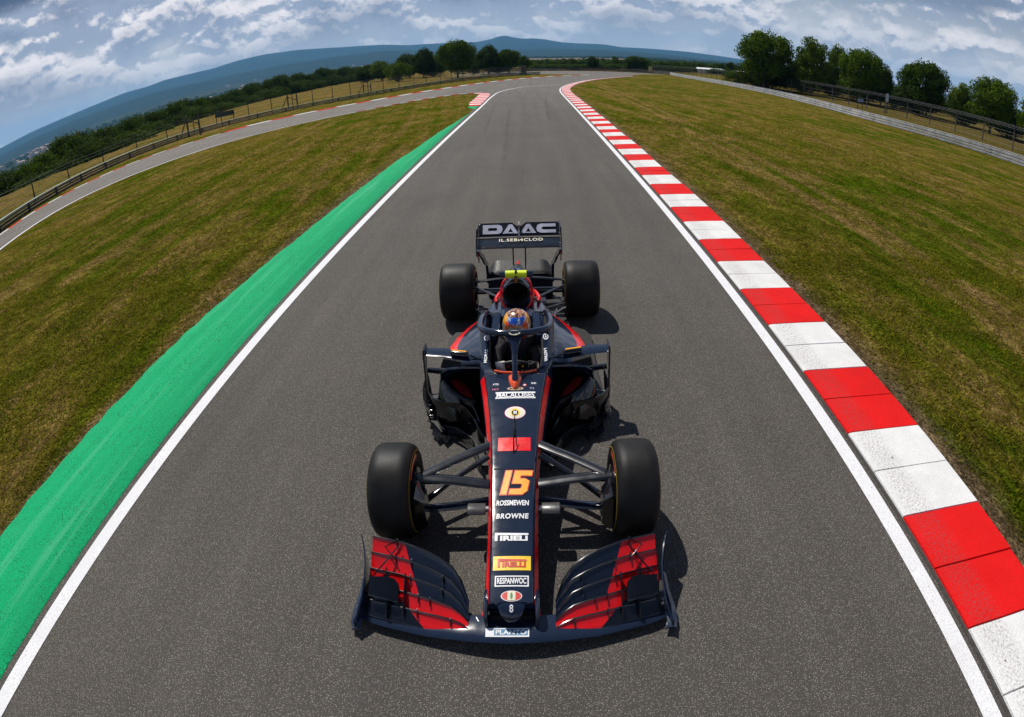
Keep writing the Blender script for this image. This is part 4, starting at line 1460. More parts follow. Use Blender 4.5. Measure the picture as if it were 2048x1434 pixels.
# ---- bargeboards ---------------------------------------------------
def vane(path, z0, z1, th=.006, lean=0.0):
    """thin curved upright vane: path in plan, z0/z1 lists"""
    P = catmull(path, 6)
    N = normals2(P)
    t = np.linspace(0, 1, len(P))
    Z0 = np.interp(t, np.linspace(0, 1, len(z0)), z0)
    Z1 = np.interp(t, np.linspace(0, 1, len(z1)), z1)
    rs = []
    for i in range(len(P)):
        x, y = P[i]
        a, c = N[i]
        rs.append([(x - a * th, y - c * th, Z0[i]), (x + a * th, y + c * th, Z0[i]), (x + a * (th + lean), y + c * (th + lean), Z1[i]), (x + a * (-th + lean), y + c * (-th + lean), Z1[i])])
    return MB().loft(rs)


for sx in (-1, 1):
    f_ = lambda P: [(-sx * x if sx > 0 else x, y) for x, y in P]
    P1 = [(-.815, 1.42), (-.72, 1.25), (-.60, 1.17), (-.462, 1.122), (-.37, .97), (-.31, .84), (-.255, .745)]
    b = vane(f_(P1), [.10, .07, .06, .06, .08], [.285, .30, .30, .30, .24], .005)
    part(b, 'bargeboard', C_BLACK)
    P2 = [(-.62, 1.08), (-.50, 1.0), (-.40, .86), (-.34, .74), (-.31, .62)]
    part(vane(f_(P2), [.05, .05, .05, .08], [.12, .16, .2, .22], .004), 'bargeboard', C_BLACK)
    P3 = [(-.429, 1.10), (-.36, 1.02), (-.30, .93)]
    part(vane(f_(P3), [.10, .10], [.21, .22], .004), 'bargeboard', C_BLACK)
    for P4, za, zb4 in [([(-.74, 1.30), (-.62, 1.22), (-.50, 1.16), (-.42, 1.05)], .07, .19), ([(-.56, 1.06), (-.47, .98), (-.40, .88)], .07, .15), ([(-.50, 1.20), (-.42, 1.12), (-.34, 1.02), (-.29, .90)], .12, .36),
                        ([(-.70, 1.22), (-.66, 1.12), (-.61, 1.06)], .06, .13), ([(-.36, .72), (-.30, .60), (-.26, .48)], .10, .24)]:
        part(vane(f_(P4), [za, za, za], [zb4 * .9, zb4, zb4 * .8], .0045, lean=.01), 'turning_vane', C_BLACK)
    # foot plate with its scalloped front edge
    fp = [(-.80, 1.237), (-.737, 1.20), (-.65, 1.06), (-.575, 1.10), (-.49, 1.02), (-.402, .92), (-.326, .76), (-.27, .60), (-.22, .60), (-.24, .9), (-.33, 1.1), (-.55, 1.3), (-.79, 1.42)]
    fp = f_(fp)
    n = len(fp)
    b = MB().add([(x, y, .072) for x, y in fp] + [(x, y, .060) for x, y in fp], [tuple(range(n)), tuple(range(n, 2 * n))[::-1]] + [(i + n, (i + 1) % n + n, (i + 1) % n, i) for i in range(n)])
    part(b, 'foot_plate', C_MATT, smooth=False)
    fl = [(-.737, 1.19), (-.735, 1.06), (-.70, 1.02), (-.67, .96), (-.64, 1.0), (-.60, .93), (-.56, 1.0), (-.585, 1.1)]
    fl = f_(fl)
    n = len(fl)
    b = MB().add([(x, y, .050) for x, y in fl] + [(x, y, .044) for x, y in fl], [tuple(range(n)), tuple(range(n, 2 * n))[::-1]] + [(i + n, (i + 1) % n + n, (i + 1) % n, i) for i in range(n)])
    part(b, 'foot_plate_fin', C_BLACK, smooth=False)
    # outboard deflector: main vane with stacked slats
    part(vane(f_([(-.80, 1.60), (-.825, 1.48), (-.81, 1.36), (-.77, 1.24)]), [.06, .06, .06], [.34, .27, .20, .17], .006, lean=.02), 'deflector', C_BLACK)
    for k in range(5):
        z = .10 + k * .035
        P = f_([(-.80 + k * .004, 1.27 + k * .03), (-.74, 1.26 + k * .03), (-.68 + k * .01, 1.31 + k * .03)])
        b = MB().tube([(x, y, z + (0.012 if i == 1 else 0)) for i, (x, y) in enumerate(P)], .012, seg=6, flat=.35)
        part(b, 'deflector_slat', C_BLACK)
    # mirror wings and their outer vane
    def blade(pts, th=.012, name='mirror_wing', m_=C_NAVY):
        rs = []
        for x, yl, yt, z in pts:
            x = sx * x
            rs.append([(x, yl, z), (x, yl + .012, z + th * .5), (x, (yl + yt) / 2, z + th * .75 + .004), (x, yt, z + .012), (x, (yl + yt) / 2, z - th * .2), (x, yl + .012, z - th * .5)])
        part(MB().loft(rs), name, m_)
    blade([(.785, 1.405, 1.54, .620), (.62, 1.375, 1.525, .622), (.52, 1.34, 1.48, .620), (.40, 1.302, 1.42, .618), (.29, 1.295, 1.40, .612)])
    blade([(.778, 1.385, 1.46, .470), (.66, 1.355, 1.44, .470), (.56, 1.348, 1.43, .465), (.42, 1.365, 1.44, .47), (.30, 1.385, 1.45, .475)], .014, 'lower_blade', C_BLACK)
    b = MB()
    b.loft([[(sx * (x - .007), y0, z), (sx * (x + .007), y0, z), (sx * (x + .006), y1, z), (sx * (x - .006), y1, z)] for x, y0, y1, z in
            [(.765, 1.28, 1.33, .07), (.80, 1.38, 1.43, .20), (.802, 1.41, 1.47, .40), (.796, 1.40, 1.55, .58), (.794, 1.39, 1.57, .645), (.794, 1.42, 1.56, .668)]])
    part(b, 'outer_vane', C_BLACK, angle=20)
    # mirror
    b = MB()
    rs = []
    for x, k in [(.395, .55), (.405, .9), (.43, 1), (.52, 1), (.545, .9), (.555, .5)]:
        y = 1.345 + (x - .40) * .25
        rs.append([(sx * x, y + .034 * k * math.cos(q), .660 + .026 * k * math.sin(q)) for q in [2 * math.pi * i / 12 for i in range(12)]])
    b.loft(rs)
    mo = part(b, 'mirror', C_BLACK)
    b = MB()
    rs = []
    for x in (.415, .43, .48, .53, .545):
        y = 1.345 + (x - .40) * .25
        rs.append([(sx * x, y - .002 + .036 * math.cos(q), .661 + .028 * math.sin(q)) for q in np.linspace(0.35, 1.75, 6)] + [(sx * x, y - .002 + .030 * math.cos(q), .661 + .020 * math.sin(q)) for q in np.linspace(1.75, 0.35, 6)])
    b.loft(rs)
    b.build('mirror_cap', [C_AMBER], mo)
    b = MB().tube([(sx * .38, 1.34, .655), (sx * .33, 1.33, .63), (sx * .29, 1.33, .62)], .009, seg=6)
    b.build('mirror_stalk', [C_BLACK], mo)

# ---- halo ----------------------------------------------------------
hp_ = [(-.262, 2.02, .72), (-.278, 1.93, .775), (-.292, 1.75, .825), (-.298, 1.58, .852), (-.288, 1.44, .868), (-.245, 1.345, .882), (-.16, 1.285, .892), (-.07, 1.252, .898), (0, 1.243, .900)]
hp_ = hp_ + [(-x, y, z) for x, y, z in hp_[::-1][1:]]
hh_ = catmull(hp_, 5)
b = MB()
b.tube([tuple(p) for p in hh_], [.030] * len(hh_), seg=14, flat=.85)
ho_ = part(b, 'halo', C_NAVY)
b = MB()
pl = []
for y, z, w_, d in [(1.262, .897, .120, .020), (1.235, .885, .085, .026), (1.205, .862, .052, .030), (1.17, .830, .032, .034), (1.12, .785, .023, .036), (1.06, .735, .021, .034), (1.00, .690, .021, .030), (.945, .655, .024, .022)]:
    pl.append([(-w_, y, z), (-w_ * .75, y - d * .75, z - d * .3), (0, y - d, z - d * .2), (w_ * .75, y - d * .75, z - d * .3), (w_, y, z), (w_ * .7, y + d * .7, z + d * .25), (0, y + d * .8, z + d * .35), (-w_ * .7, y + d * .7, z + d * .25)])
b.loft(pl)
b.build('halo_pillar', [C_NAVY], ho_)
b = MB()
ft = []
for y, w_, z in [(1.05, .062, .622), (1.00, .056, .640), (.95, .046, .640), (.905, .032, .622), (.875, .014, .602)]:
    ft.append([(-w_, y, z - .030), (-w_ * .9, y, z - .005), (-w_ * .45, y, z + .012), (0, y, z + .016), (w_ * .45, y, z + .012), (w_ * .9, y, z - .005), (w_, y, z - .030)])
b.loft(ft)
b.build('halo_foot', [C_ORED], ho_)
# cockpit rim padding in red and the headrest
b = MB()
P = [(-.17, 1.10, .638), (-.10, 1.075, .636), (0, 1.068, .634), (.10, 1.075, .636), (.17, 1.10, .638)]
b.tube(P, .010, seg=6)
part(b, 'cockpit_rim', C_ORED)
for sx in (-1, 1):
    b = MB()
    rs = []
    for y, x0, x1, z in [(1.62, .185, .225, .690), (1.70, .150, .225, .715), (1.85, .145, .222, .735), (1.98, .14, .21, .745)]:
        rs.append([(sx * x0, y, z - .12), (sx * x0, y, z - .01), (sx * (x0 + .01), y, z), (sx * (x1 - .01), y, z), (sx * x1, y, z - .01), (sx * x1, y, z - .12)])
    part(MB().loft(rs), 'headrest', C_NAVY)
    b = MB()
    b.box((sx * .262, 1.80, .712), (.022, .26, .05))
    part(b, 'cockpit_side_slot', C_VOID, smooth=False)
b = MB()
rs = []
for x, z in [(-.16, .72), (-.10, .75), (0, .76), (.10, .75), (.16, .72)]:
    rs.append([(x, 1.93, z - .1), (x, 1.93, z), (x, 2.06, z + .01), (x, 2.10, z - .1)])
part(MB().loft(rs), 'headrest', C_NAVY)

# ---- steering wheel -------------------------------------------------
SWC = Vector((0, 1.225, .590))
sw_r = Matrix.Rotation(R(-62), 3, 'X')


def swp(x, z, d=0.0):
    v = sw_r @ Vector((x, z, d))
    v = Vector((v.x, -v.y if False else v.y, v.z))
    return SWC + Vector((x, -d - z * .30, z * .95))


b = MB()
P = [swp(.135 * math.cos(q) * (1 if abs(math.cos(q)) > .3 else 1), .075 * math.sin(q)) for q in [2 * math.pi * k / 20 for k in range(20)]]
b.tube(P + [P[0]], .014, seg=8, caps=False)
b.box(tuple(SWC), (.17, .03, .095))
st_ = part(b, 'steering_wheel', C_MATT)
for k, (x, z, m_) in enumerate([(-.06, .03, C_DRED), (.06, .03, C_YEL), (-.05, -.02, C_GREEN), (.05, -.02, C_WHITE), (0, -.03, C_ORANGE)]):
    p = swp(x, z, .0)
    MB().tube([(p.x, p.y - .012, p.z), (p.x, p.y - .024, p.z)], .008, seg=8).build('button', [m_], st_)

# ---- wheels --------------------------------------------------------
def wheel(name, x, y, w_, r, side, steer=0.0):
    """side = +1: outboard face towards +x"""
    root = MB()
    hw = w_ / 2
    prof = [(-hw + .012, .205), (-hw - .002, .225), (-hw - .008, .26), (-hw + .000, .295), (-hw + .016, .318), (-hw + .040, .331), (-hw * .45, .3345), (0, .3355), (hw * .45, .3345), (hw - .040, .331), (hw - .016, .318),
            (hw, .295), (hw + .008, .26), (hw + .002, .225), (hw - .012, .205)]
    k_ = r / .3355
    N_ = 72
    rs = [[(a, rr * k_ * math.cos(2 * math.pi * i / N_), rr * k_ * math.sin(2 * math.pi * i / N_)) for a, rr in prof] for i in range(N_)]
    rs.append(rs[0])
    b = MB().loft(rs, 0, caps=False, closed=False)
    h = bpy.data.objects.new(name, None)
    link(h, CAR)
    h.location = (x, y, r)
    h.rotation_euler = (0, 0, steer)
    b.build('tyre', [C_TYRE], h, True, 60)

    def lathe(nm, pr, m_, seg=48, a0=0, a1=2 * math.pi):
        c = abs(a1 - a0 - 2 * math.pi) < 1e-3
        q = [[(a, rr * math.cos(t_), rr * math.sin(t_)) for a, rr in pr] for t_ in np.linspace(a0, a1, seg)]
        return MB().loft(q, 0, caps=False, closed=False).build(nm, [m_], h, True, 50)
    s_ = side
    lathe('rim', [(-hw + .015, .206 * k_), (-hw + .03, .185), (0, .175), (hw - .03, .185), (hw - .015, .206 * k_)], C_MATT)
    # wheel disc with spokes, outboard
    b = MB()
    for k in range(10):
        t_ = 2 * math.pi * k / 10
        b.tube([(s_ * (hw - .055), .035 * math.cos(t_), .035 * math.sin(t_)), (s_ * (hw - .035), .18 * math.cos(t_ + .1), .18 * math.sin(t_ + .1))], [.016, .012], seg=6)
    b.build('spokes', [C_MATT], h)
    MB().tube([(s_ * (hw - .09), 0, 0), (s_ * (hw - .03), 0, 0)], [.045, .035], seg=14).build('wheel_nut', [C_DRED], h)
    lathe('sidewall_stripe', [(s_ * (hw + .0090), .262), (s_ * (hw + .0105), .268), (s_ * (hw + .0075), .276)], C_DIMY)
    for a0 in (1.15, 4.5):
        lathe('sidewall_marking', [(-s_ * (hw + .0088), .236), (-s_ * (hw + .0105), .252), (-s_ * (hw + .0093), .268)], C_ORED, 20, a0, a0 + 1.0)
    lathe('sidewall_line', [(-s_ * (hw + .0058), .281), (-s_ * (hw + .0045), .2845)], C_DIMY)
    lathe('brake_drum', [(-s_ * (hw + .02), .03), (-s_ * (hw + .025), .10), (-s_ * (hw + .008), .165), (-s_ * (hw - .06), .172)], C_BLACK)
    return h


for sx in (-1, 1):
    wheel('front_wheel', sx * .800, 0, .272, .335, sx)
    wheel('rear_wheel', sx * .725, 3.55, .395, .338, sx)
    b = MB()
    b.loft([[(sx * x, y0, z0), (sx * x, y1, z0), (sx * x, y1, z1), (sx * x, (y0 + y1) / 2, z1 + .015), (sx * x, y0, z1)] for x, y0, y1, z0, z1 in
            [(.58, -.20, -.06, .20, .40), (.635, -.22, -.03, .16, .46), (.68, -.21, -.02, .17, .44)]])
    part(b, 'brake_duct', C_BLACK)
    # front suspension
    def arm(nm, P, r, flat=.45, m_=C_ARM):
        part(MB().tube([(sx * p[0], *p[1:]) for p in P], r, seg=10, flat=flat), nm, m_)
    arm('upper_wishbone', [(.17, .36, .455), (.40, .20, .452), (.62, .03, .445)], [.042, .040, .038])
    arm('upper_wishbone', [(.165, .01, .385), (.40, .02, .415), (.66, .02, .440)], [.047, .046, .044])
    arm('lower_wishbone', [(.17, .46, .30), (.42, .26, .24), (.64, .06, .19)], [.026, .024, .022], .45, C_BLACK)
    arm('lower_wishbone', [(.165, -.03, .27), (.42, -.04, .23), (.66, -.03, .19)], [.042, .040, .036], .5, C_NAVY)
    arm('push_rod', [(.17, .20, .47), (.42, .14, .32), (.64, .05, .17)], [.016, .015, .014], 1.0)
    arm('steering_arm', [(.17, .10, .33), (.40, .09, .335), (.64, .08, .34)], [.014, .014, .013], .8, C_BLACK)
    # rear suspension
    arm('rear_wishbone', [(.14, 2.95, .46), (.36, 3.22, .45), (.60, 3.50, .44)], [.020, .020, .018])
    arm('rear_wishbone', [(.10, 3.62, .47), (.34, 3.60, .455), (.60, 3.57, .44)], [.030, .030, .026])
    arm('rear_wishbone', [(.16, 2.75, .20), (.38, 3.15, .18), (.60, 3.48, .17)], [.018, .018, .016], .6, C_METAL)
    arm('rear_pull_rod', [(.22, 2.70, .38), (.26, 3.05, .30), (.58, 3.42, .22)], [.014, .013, .012], 1.0, C_METAL)
    arm('rear_toe_link', [(.33, 2.85, .12), (.42, 3.05, .30)], [.012, .012], 1.0, C_METAL)
    arm('drive_shaft', [(.10, 3.55, .33), (.60, 3.55, .33)], [.035, .035], 1.0, C_BLACK)
    b = MB()
    b.box((sx * .60, 3.52, .34), (.06, .20, .26)).box((sx * .575, 3.50, .44), (.05, .10, .04))
    part(b, 'rear_upright', C_METAL, smooth=False)
    b = MB()
    b.box((sx * .30, 3.05, .16), (.22, .5, .10)).box((sx * .22, 3.35, .24), (.16, .3, .12))
    part(b, 'rear_duct', C_BLACK, smooth=False)
    # nose camera pods on short stalks
    b = MB()
    rs = [[(sx * x, -.145 + .052 * k * math.cos(q), .300 + .026 * k * math.sin(q)) for q in [2 * math.pi * i / 14 for i in range(14)]] for x, k in [(.185, .9), (.19, 1), (.300, 1), (.305, .85)]]
    part(MB().loft(rs), 'camera_pod', wear('pod_grey', (0.075, 0.073, 0.070), 0.35, 0.0, 0.5, amp=0.2))
    part(MB().tube([(sx * .15, -.145, .305), (sx * .19, -.145, .30)], .020, seg=8), 'pod_stalk', C_METAL)

# gearbox and exhaust between the rear wheels
b = MB()
b.loft([[(w_ * math.cos(q), y, z + h_ * math.sin(q)) for q in [2 * math.pi * i / 12 for i in range(12)]] for y, w_, h_, z in [(3.3, .15, .14, .30), (3.7, .12, .12, .30), (4.1, .06, .07, .30), (4.2, .03, .04, .30)]])
part(b, 'gearbox', C_MATT)

# ---- front wing ----------------------------------------------------
def plate_airfoil(LE, TE, th, camber=0.0):
    LE, TE = Vector(LE), Vector(TE)
    n_ = Vector((0, -(TE.z - LE.z), (TE.y - LE.y)))
    n_.normalize()
    ts = [0, .08, .25, .5, .75, 1.0]
    up_ = [LE.lerp(TE, t_) + n_ * (th * (2.2 * math.sqrt(t_) * (1 - t_) + .10) - camber * 4 * t_ * (1 - t_)) for t_ in ts]
    lo_ = [LE.lerp(TE, t_) - n_ * (th * .5 * (1 - t_) * (t_ > 0) + camber * 4 * t_ * (1 - t_) + .002 * (t_ > 0)) for t_ in ts[1:][::-1]]
    return [tuple(p) for p in up_ + lo_]


b = MB()
mp = []
for x, yl, yt, z in [(-.93, -.905, -.70, .062), (-.80, -.952, -.74, .062), (-.50, -1.022, -.84, .070), (-.28, -1.058, -.88, .088), (-.15, -1.075, -.885, .098), (0, -1.083, -.885, .100), (.15, -1.075, -.885, .098),
                     (.28, -1.058, -.88, .088), (.50, -1.022, -.84, .070), (.80, -.952, -.74, .062), (.93, -.905, -.70, .062)]:
    mp.append(plate_airfoil((x, yl, z), (x, yt, z + .02), .016))
b.loft(mp)
part(b, 'wing_main_plane', C_NAVY)


def wing_paint(name, x0, y0, slope, sign_, dark):
    """two-tone paint: a slanted colour edge across the flaps"""
    m_, t, b = mat(name, rough=0.22, coat=0.8, coat_r=0.04)
    g = t.node('ShaderNodeTexCoord').outputs['Object']
    X, Y, Z = t.sep(g)[:3]
    e = t.math('SUBTRACT', t.math('ABSOLUTE', X), t.math('MULTIPLY_ADD', t.math('SUBTRACT', Y, y0), slope, x0))
    k = t.ramp(t.math('MULTIPLY', e, float(sign_)), -0.002, 0.002)
    n_ = t.noise(g, 7.0, 4, 0.6)
    c = t.mix(k, dark, t.mix(n_, (0.62, 0.005, 0.006), (0.90, 0.010, 0.010)))
    t.l.new(c, b.inputs['Base Color'])
    return m_


C_WREAR = wing_paint('rear_flap_paint', .67, -.49, .37, 1, (0.0075, 0.012, 0.026))
C_WFRONT = wing_paint('front_flap_paint', .685, -.80, .95, -1, (0.0045, 0.0055, 0.009))
XS = np.array([.255, .30, .36, .44, .52, .60, .68, .76, .83, .885])
YF = np.interp(XS, [.25, .51, .82, .90], [-1.020, -.988, -.920, -.895])
YR = np.interp(XS, [.255, .285, .35, .48, .67, .86, .89], [-.815, -.735, -.640, -.560, -.490, -.450, -.445])
ZR = np.interp(XS, [.255, .285, .35, .48, .67, .86], [.165, .215, .265, .300, .320, .325])
NE = 5


def fl_pt(i, t_):
    z0 = .105
    return YF[i] + (YR[i] - YF[i]) * t_, z0 + (ZR[i] - z0) * t_ ** 1.15


for sx in (-1, 1):
    for k in range(NE):
        rs = []
        for i in range(len(XS)):
            t0, t1 = k / NE - .015, (k + 1) / NE - .012
            ya, za = fl_pt(i, max(0, t0))
            yb_, zb_ = fl_pt(i, t1)
            sl = min(1, (i + .6) / 3)
            rs.append(plate_airfoil((sx * XS[i], ya + .010, za - .017 * sl), (sx * XS[i], yb_, zb_ + .010 * sl), .0075, .009))
        lim = [(.62, 9), (.44, 9), (.60, 99), (.66, 99), (.72, 99)][k]

        def mf(i, j, k=k):
            s_ = (i + .5) / (len(XS) - 1)
            if k == 0:
                red = s_ < .42
            elif k == 1:
                red = s_ < .68
            else:
                red = s_ > (.45, .56, .62)[k - 2]
            if not red and k < 2:
                return 2
            return 1 if red else 0
        part(MB().loft(rs, 0), 'wing_flap', [C_WREAR if k >= 2 else C_WFRONT])
        te = [(sx * XS[i], fl_pt(i, (k + 1) / NE)[0] - .004, fl_pt(i, (k + 1) / NE)[1] + .012 * min(1, (i + .6) / 3)) for i in range(len(XS))]
        part(MB().tube(te, [.0022] + [.0055] * (len(te) - 2) + [.004], seg=6), 'flap_edge', C_BLACK)
    # slot-gap separators
    for s_, k0, k1 in [(.22, 0, 1), (.40, 1, 2), (.30, 2, 4), (.58, 2, 4), (.50, 0, 2), (.72, 3, 5), (.80, 1, 3)]:
        for k in range(k0, k1):
            i = int(s_ * (len(XS) - 1))
            fr = s_ * (len(XS) - 1) - i
            x = XS[i] * (1 - fr) + XS[i + 1] * fr
            y0, z0_ = fl_pt(i, (k + .62) / NE)
            y1, z1_ = fl_pt(i, (k + 1.25) / NE)
            part(MB().loft([[(sx * (x + d_), y0, z0_ + .004), (sx * (x + d_), y0 + .01, z0_ + .020), (sx * (x + d_), y1, z1_ + .014), (sx * (x + d_), y1, z1_ - .01)] for d_ in (-.0025, .0025)]), 'slot_bracket', C_BLACK, smooth=False)
            part(MB().box((sx * x, (y0 + y1) / 2 + .02, (z0_ + z1_) / 2 + .024), (.008, .009, .005)), 'slot_bracket_bolt', C_ARM, smooth=False)
    # strakes on the outer red flaps
    part(MB().tube([(sx * .86, -.70, .225), (sx * .76, -.60, .30), (sx * .70, -.52, .335)], [.004, .006, .004], seg=5), 'wing_strut', C_BLACK)
    part(MB().tube([(sx * .72, -.60, .30), (sx * .79, -.53, .33), (sx * .70, -.485, .35)], [.004, .006, .004], seg=5), 'wing_strut', C_BLACK)
    # outboard cascade: small curved box winglet
    rs = []
    for x, ya, yb_, za, zb_ in [(.672, -.84, -.79, .15, .20), (.678, -.855, -.76, .18, .245), (.705, -.86, -.74, .195, .272), (.76, -.85, -.73, .20, .278), (.81, -.84, -.73, .20, .272), (.865, -.825, -.72, .20, .262)]:
        rs.append(plate_airfoil((sx * x, ya, za), (sx * x, yb_, zb_), .010, .006))
    cw = part(MB().loft(rs), 'cascade_winglet', C_BLACK)
    for x in (.645, .75):
        MB().loft([[(sx * (x + d_), -.93, .10), (sx * (x + d_), -.90, .16), (sx * (x + d_), -.69, .27), (sx * (x + d_), -.70, .12)] for d_ in (-.0035, .0035)]).build('winglet_fin', [C_BLACK], cw, False)
    # endplate: curved sheet rising to the rear, with a flared foot
    ep = []
    for y, x, z1_ in [(-.975, .935, .095), (-.93, .925, .14), (-.86, .905, .19), (-.76, .895, .245), (-.66, .900, .285), (-.56, .920, .315), (-.48, .945, .335), (-.43, .965, .335)]:
        ep.append([(sx * (x + .012), y, .045), (sx * (x + .004), y, .12), (sx * (x - .004), y, z1_), (sx * (x + .004), y, z1_ + .003), (sx * (x + .014), y, .12), (sx * (x + .022), y, .045)])
    part(MB().loft(ep), 'endplate', C_NAVY)
    fp = []
    for y, x0, x1, z in [(-.985, .90, .970, .060), (-.93, .92, .985, .062), (-.84, .925, .985, .075), (-.72, .915, .965, .10), (-.60, .92, .955, .13)]:
        fp.append([(sx * x0, y, z - .012), (sx * x0, y, z), (sx * (x0 + x1) / 2, y, z + .012), (sx * x1, y, z - .006), (sx * x1, y, z - .016)])
    part(MB().loft(fp), 'endplate_foot', C_NAVY)
    part(MB().tube([(sx * .165, -1.0, .117), (sx * .21, -.90, .117)], .004, seg=5, flat=.5), 'wing_clip', C_ARM)

# ---- rear wing -----------------------------------------------------
b = MB()
b.loft([plate_airfoil((x, 3.86, .760), (x, 4.12, .815), .022, .012) for x in np.linspace(-.508, .508, 5)])
part(b, 'rear_wing_plane', C_BLACK)
b = MB()
xs_ = np.linspace(-.508, .508, 61)
rs = []
for x in xs_:
    nt = .055 * max(0.0, 1 - abs(x) / .085) ** 0.8 if abs(x) < .085 else 0
    f_ = 1 - nt / .17
    rs.append(plate_airfoil((x, 4.125, .832), (x, 4.125 + .175 * f_, .832 + .130 * f_), .010, .004))
b.loft(rs)
part(b, 'rear_wing_flap', C_BLACK)
for sx in (-1, 1):
    P = [(3.80, .70), (3.82, .80), (4.02, .97), (4.32, .975), (4.36, .90), (4.36, .66), (4.26, .52), (4.10, .50), (4.00, .62), (3.86, .66)]
    n = len(P)
    b = MB().add([(sx * .511, y, z) for y, z in P] + [(sx * .523, y, z) for y, z in P], [tuple(range(n)), tuple(range(n, 2 * n))[::-1]] + [(i, (i + 1) % n, (i + 1) % n + n, i + n) for i in range(n)])
    eo = part(b, 'rear_endplate', C_BLACK, smooth=False)
    MB().box((sx * .5095, 3.93, .655), (.004, .10, .07)).build('endplate_flash', [C_DRED], eo, False)
    b = MB()
    q_ = []
    for x, z, y, w_ in [(.509, .700, 4.02, .07), (.500, .655, 4.02, .075), (.465, .60, 4.03, .075), (.435, .508, 4.05, .07), (.415, .49, 4.06, .06), (.412, .38, 4.08, .055), (.412, .24, 4.08, .055)]:
        q_.append([(sx * (x - .016), y - w_, z), (sx * (x + .016), y - w_, z + .012), (sx * (x + .016), y + w_, z + .012), (sx * (x - .016), y + w_, z)])
    b.loft(q_)
    part(b, 'rear_wing_support', C_NAVY, angle=50)
    part(MB().tube([(sx * .075, 3.90, .775), (sx * .075, 3.88, .55), (sx * .070, 3.80, .34)], .0085, seg=8), 'wing_pylon', C_VOID)
    for y, z in [(3.90, .80), (4.13, .86), (4.28, .95)]:
        MB().tube([(sx * .503, y, z), (sx * .495, y, z)], .010, seg=8).build('rivet', [C_METAL], eo)
b = MB().box((0.0, 4.20, .90), (.020, .16, .16)).tube([(0, 4.03, .83), (0, 4.10, .90), (0, 4.26, .985)], .010, seg=6)
part(b, 'flap_actuator', C_METAL, smooth=False)
# lower beam wing with rounded ends
b = MB()
rs = []
for x in np.linspace(-.40, .40, 17):
    e = max(0, (abs(x) - .30) / .10)
    rs.append(plate_airfoil((x, 4.06, .355 - .06 * e * e), (x, 4.30, .455 - .10 * e * e), .022, .010))
b.loft(rs)
part(b, 'beam_wing', C_MATT)
b = MB()
rs = []
for x in np.linspace(-.41, .41, 9):
    rs.append([(x, 3.98, .06), (x, 3.98, .20), (x, 4.10, .33), (x, 4.12, .33), (x, 4.14, .20), (x, 4.2, .06)])
b.loft(rs)
part(b, 'diffuser', C_MATT)

# ---- lettering -----------------------------------------------------
def text_mesh(body, size=1.0, offset=0.0, shear=0.0, spacing=1.0):
    cu = bpy.data.curves.new('t', 'FONT')
    cu.body = body
    cu.size = size
    cu.offset = offset
    cu.shear = shear
    cu.space_character = spacing
    cu.align_x = 'LEFT'
    cu.resolution_u = 3
    o = bpy.data.objects.new('t', cu)
    S.collection.objects.link(o)
    bpy.context.view_layer.update()
    dg = bpy.context.evaluated_depsgraph_get()
    me = bpy.data.meshes.new_from_object(o.evaluated_get(dg))
    v = np.array([p.co[:] for p in me.vertices])
    f = [tuple(p.vertices) for p in me.polygons]
    bpy.data.objects.remove(o)
    bpy.data.curves.remove(cu)
    bpy.data.meshes.remove(me)
    return v, f


def nose_z(y):
    return float(np.interp(y, ZY, ZZ))


def nose_map(u, v):
    wt = float(np.interp(v, ZY, [s[2] for s in ST]))
    return (u, v, nose_z(v) + CROWN * (1 - min(1, abs(u) / wt) ** 2) + .0035)


def wordmark(body, box, m_, fmap=nose_map, name='lettering', lift=0.0, offset=.02, shear=0.0, spacing=1.0, flip=False, parent=None, vert=False):
    """lay words into box (x0, y0, x1, y1) of the surface"""
    v, f = text_mesh(body, 1.0, offset, shear, spacing)
    lo, hi = v.min(0), v.max(0)
    x0, y0, x1, y1 = box
    b = MB()
    P = []
    for p in v:
        a, c = (p[0] - lo[0]) / (hi[0] - lo[0]), (p[1] - lo[1]) / (hi[1] - lo[1])
        if vert:
            a, c = 1 - c, a
            if flip:
                a, c = 1 - a, 1 - c
        q = fmap(x0 + (x1 - x0) * a, y0 + (y1 - y0) * c)
        P.append((q[0], q[1], q[2] + lift))
    b.add(P, f)
    return b.build(name, [m_], parent or CAR, False)


def patch(box, m_, fmap=nose_map, name='decal', lift=-.0015, n=6, parent=None, ell=False, ring=None):
    x0, y0, x1, y1 = box
    b = MB()
    if ell:
        cx, cy, rx, ry = (x0 + x1) / 2, (y0 + y1) / 2, (x1 - x0) / 2, (y1 - y0) / 2
        K2 = 28
        P = [fmap(cx, cy)] + [fmap(cx + rx * math.cos(2 * math.pi * k / K2), cy + ry * math.sin(2 * math.pi * k / K2)) for k in range(K2)]
        F = [(0, k + 1, (k + 1) % K2 + 1) for k in range(K2)]
    else:
        P = [fmap(x0 + (x1 - x0) * i / n, y0 + (y1 - y0) * j / n) for j in range(n + 1) for i in range(n + 1)]
        F = [(j * (n + 1) + i, j * (n + 1) + i + 1, (j + 1) * (n + 1) + i + 1, (j + 1) * (n + 1) + i) for j in range(n) for i in range(n)]
    P = [(p[0], p[1], p[2] + lift) for p in P]
    b.add(P, F)
    return b.build(name, [m_], parent or CAR, False)


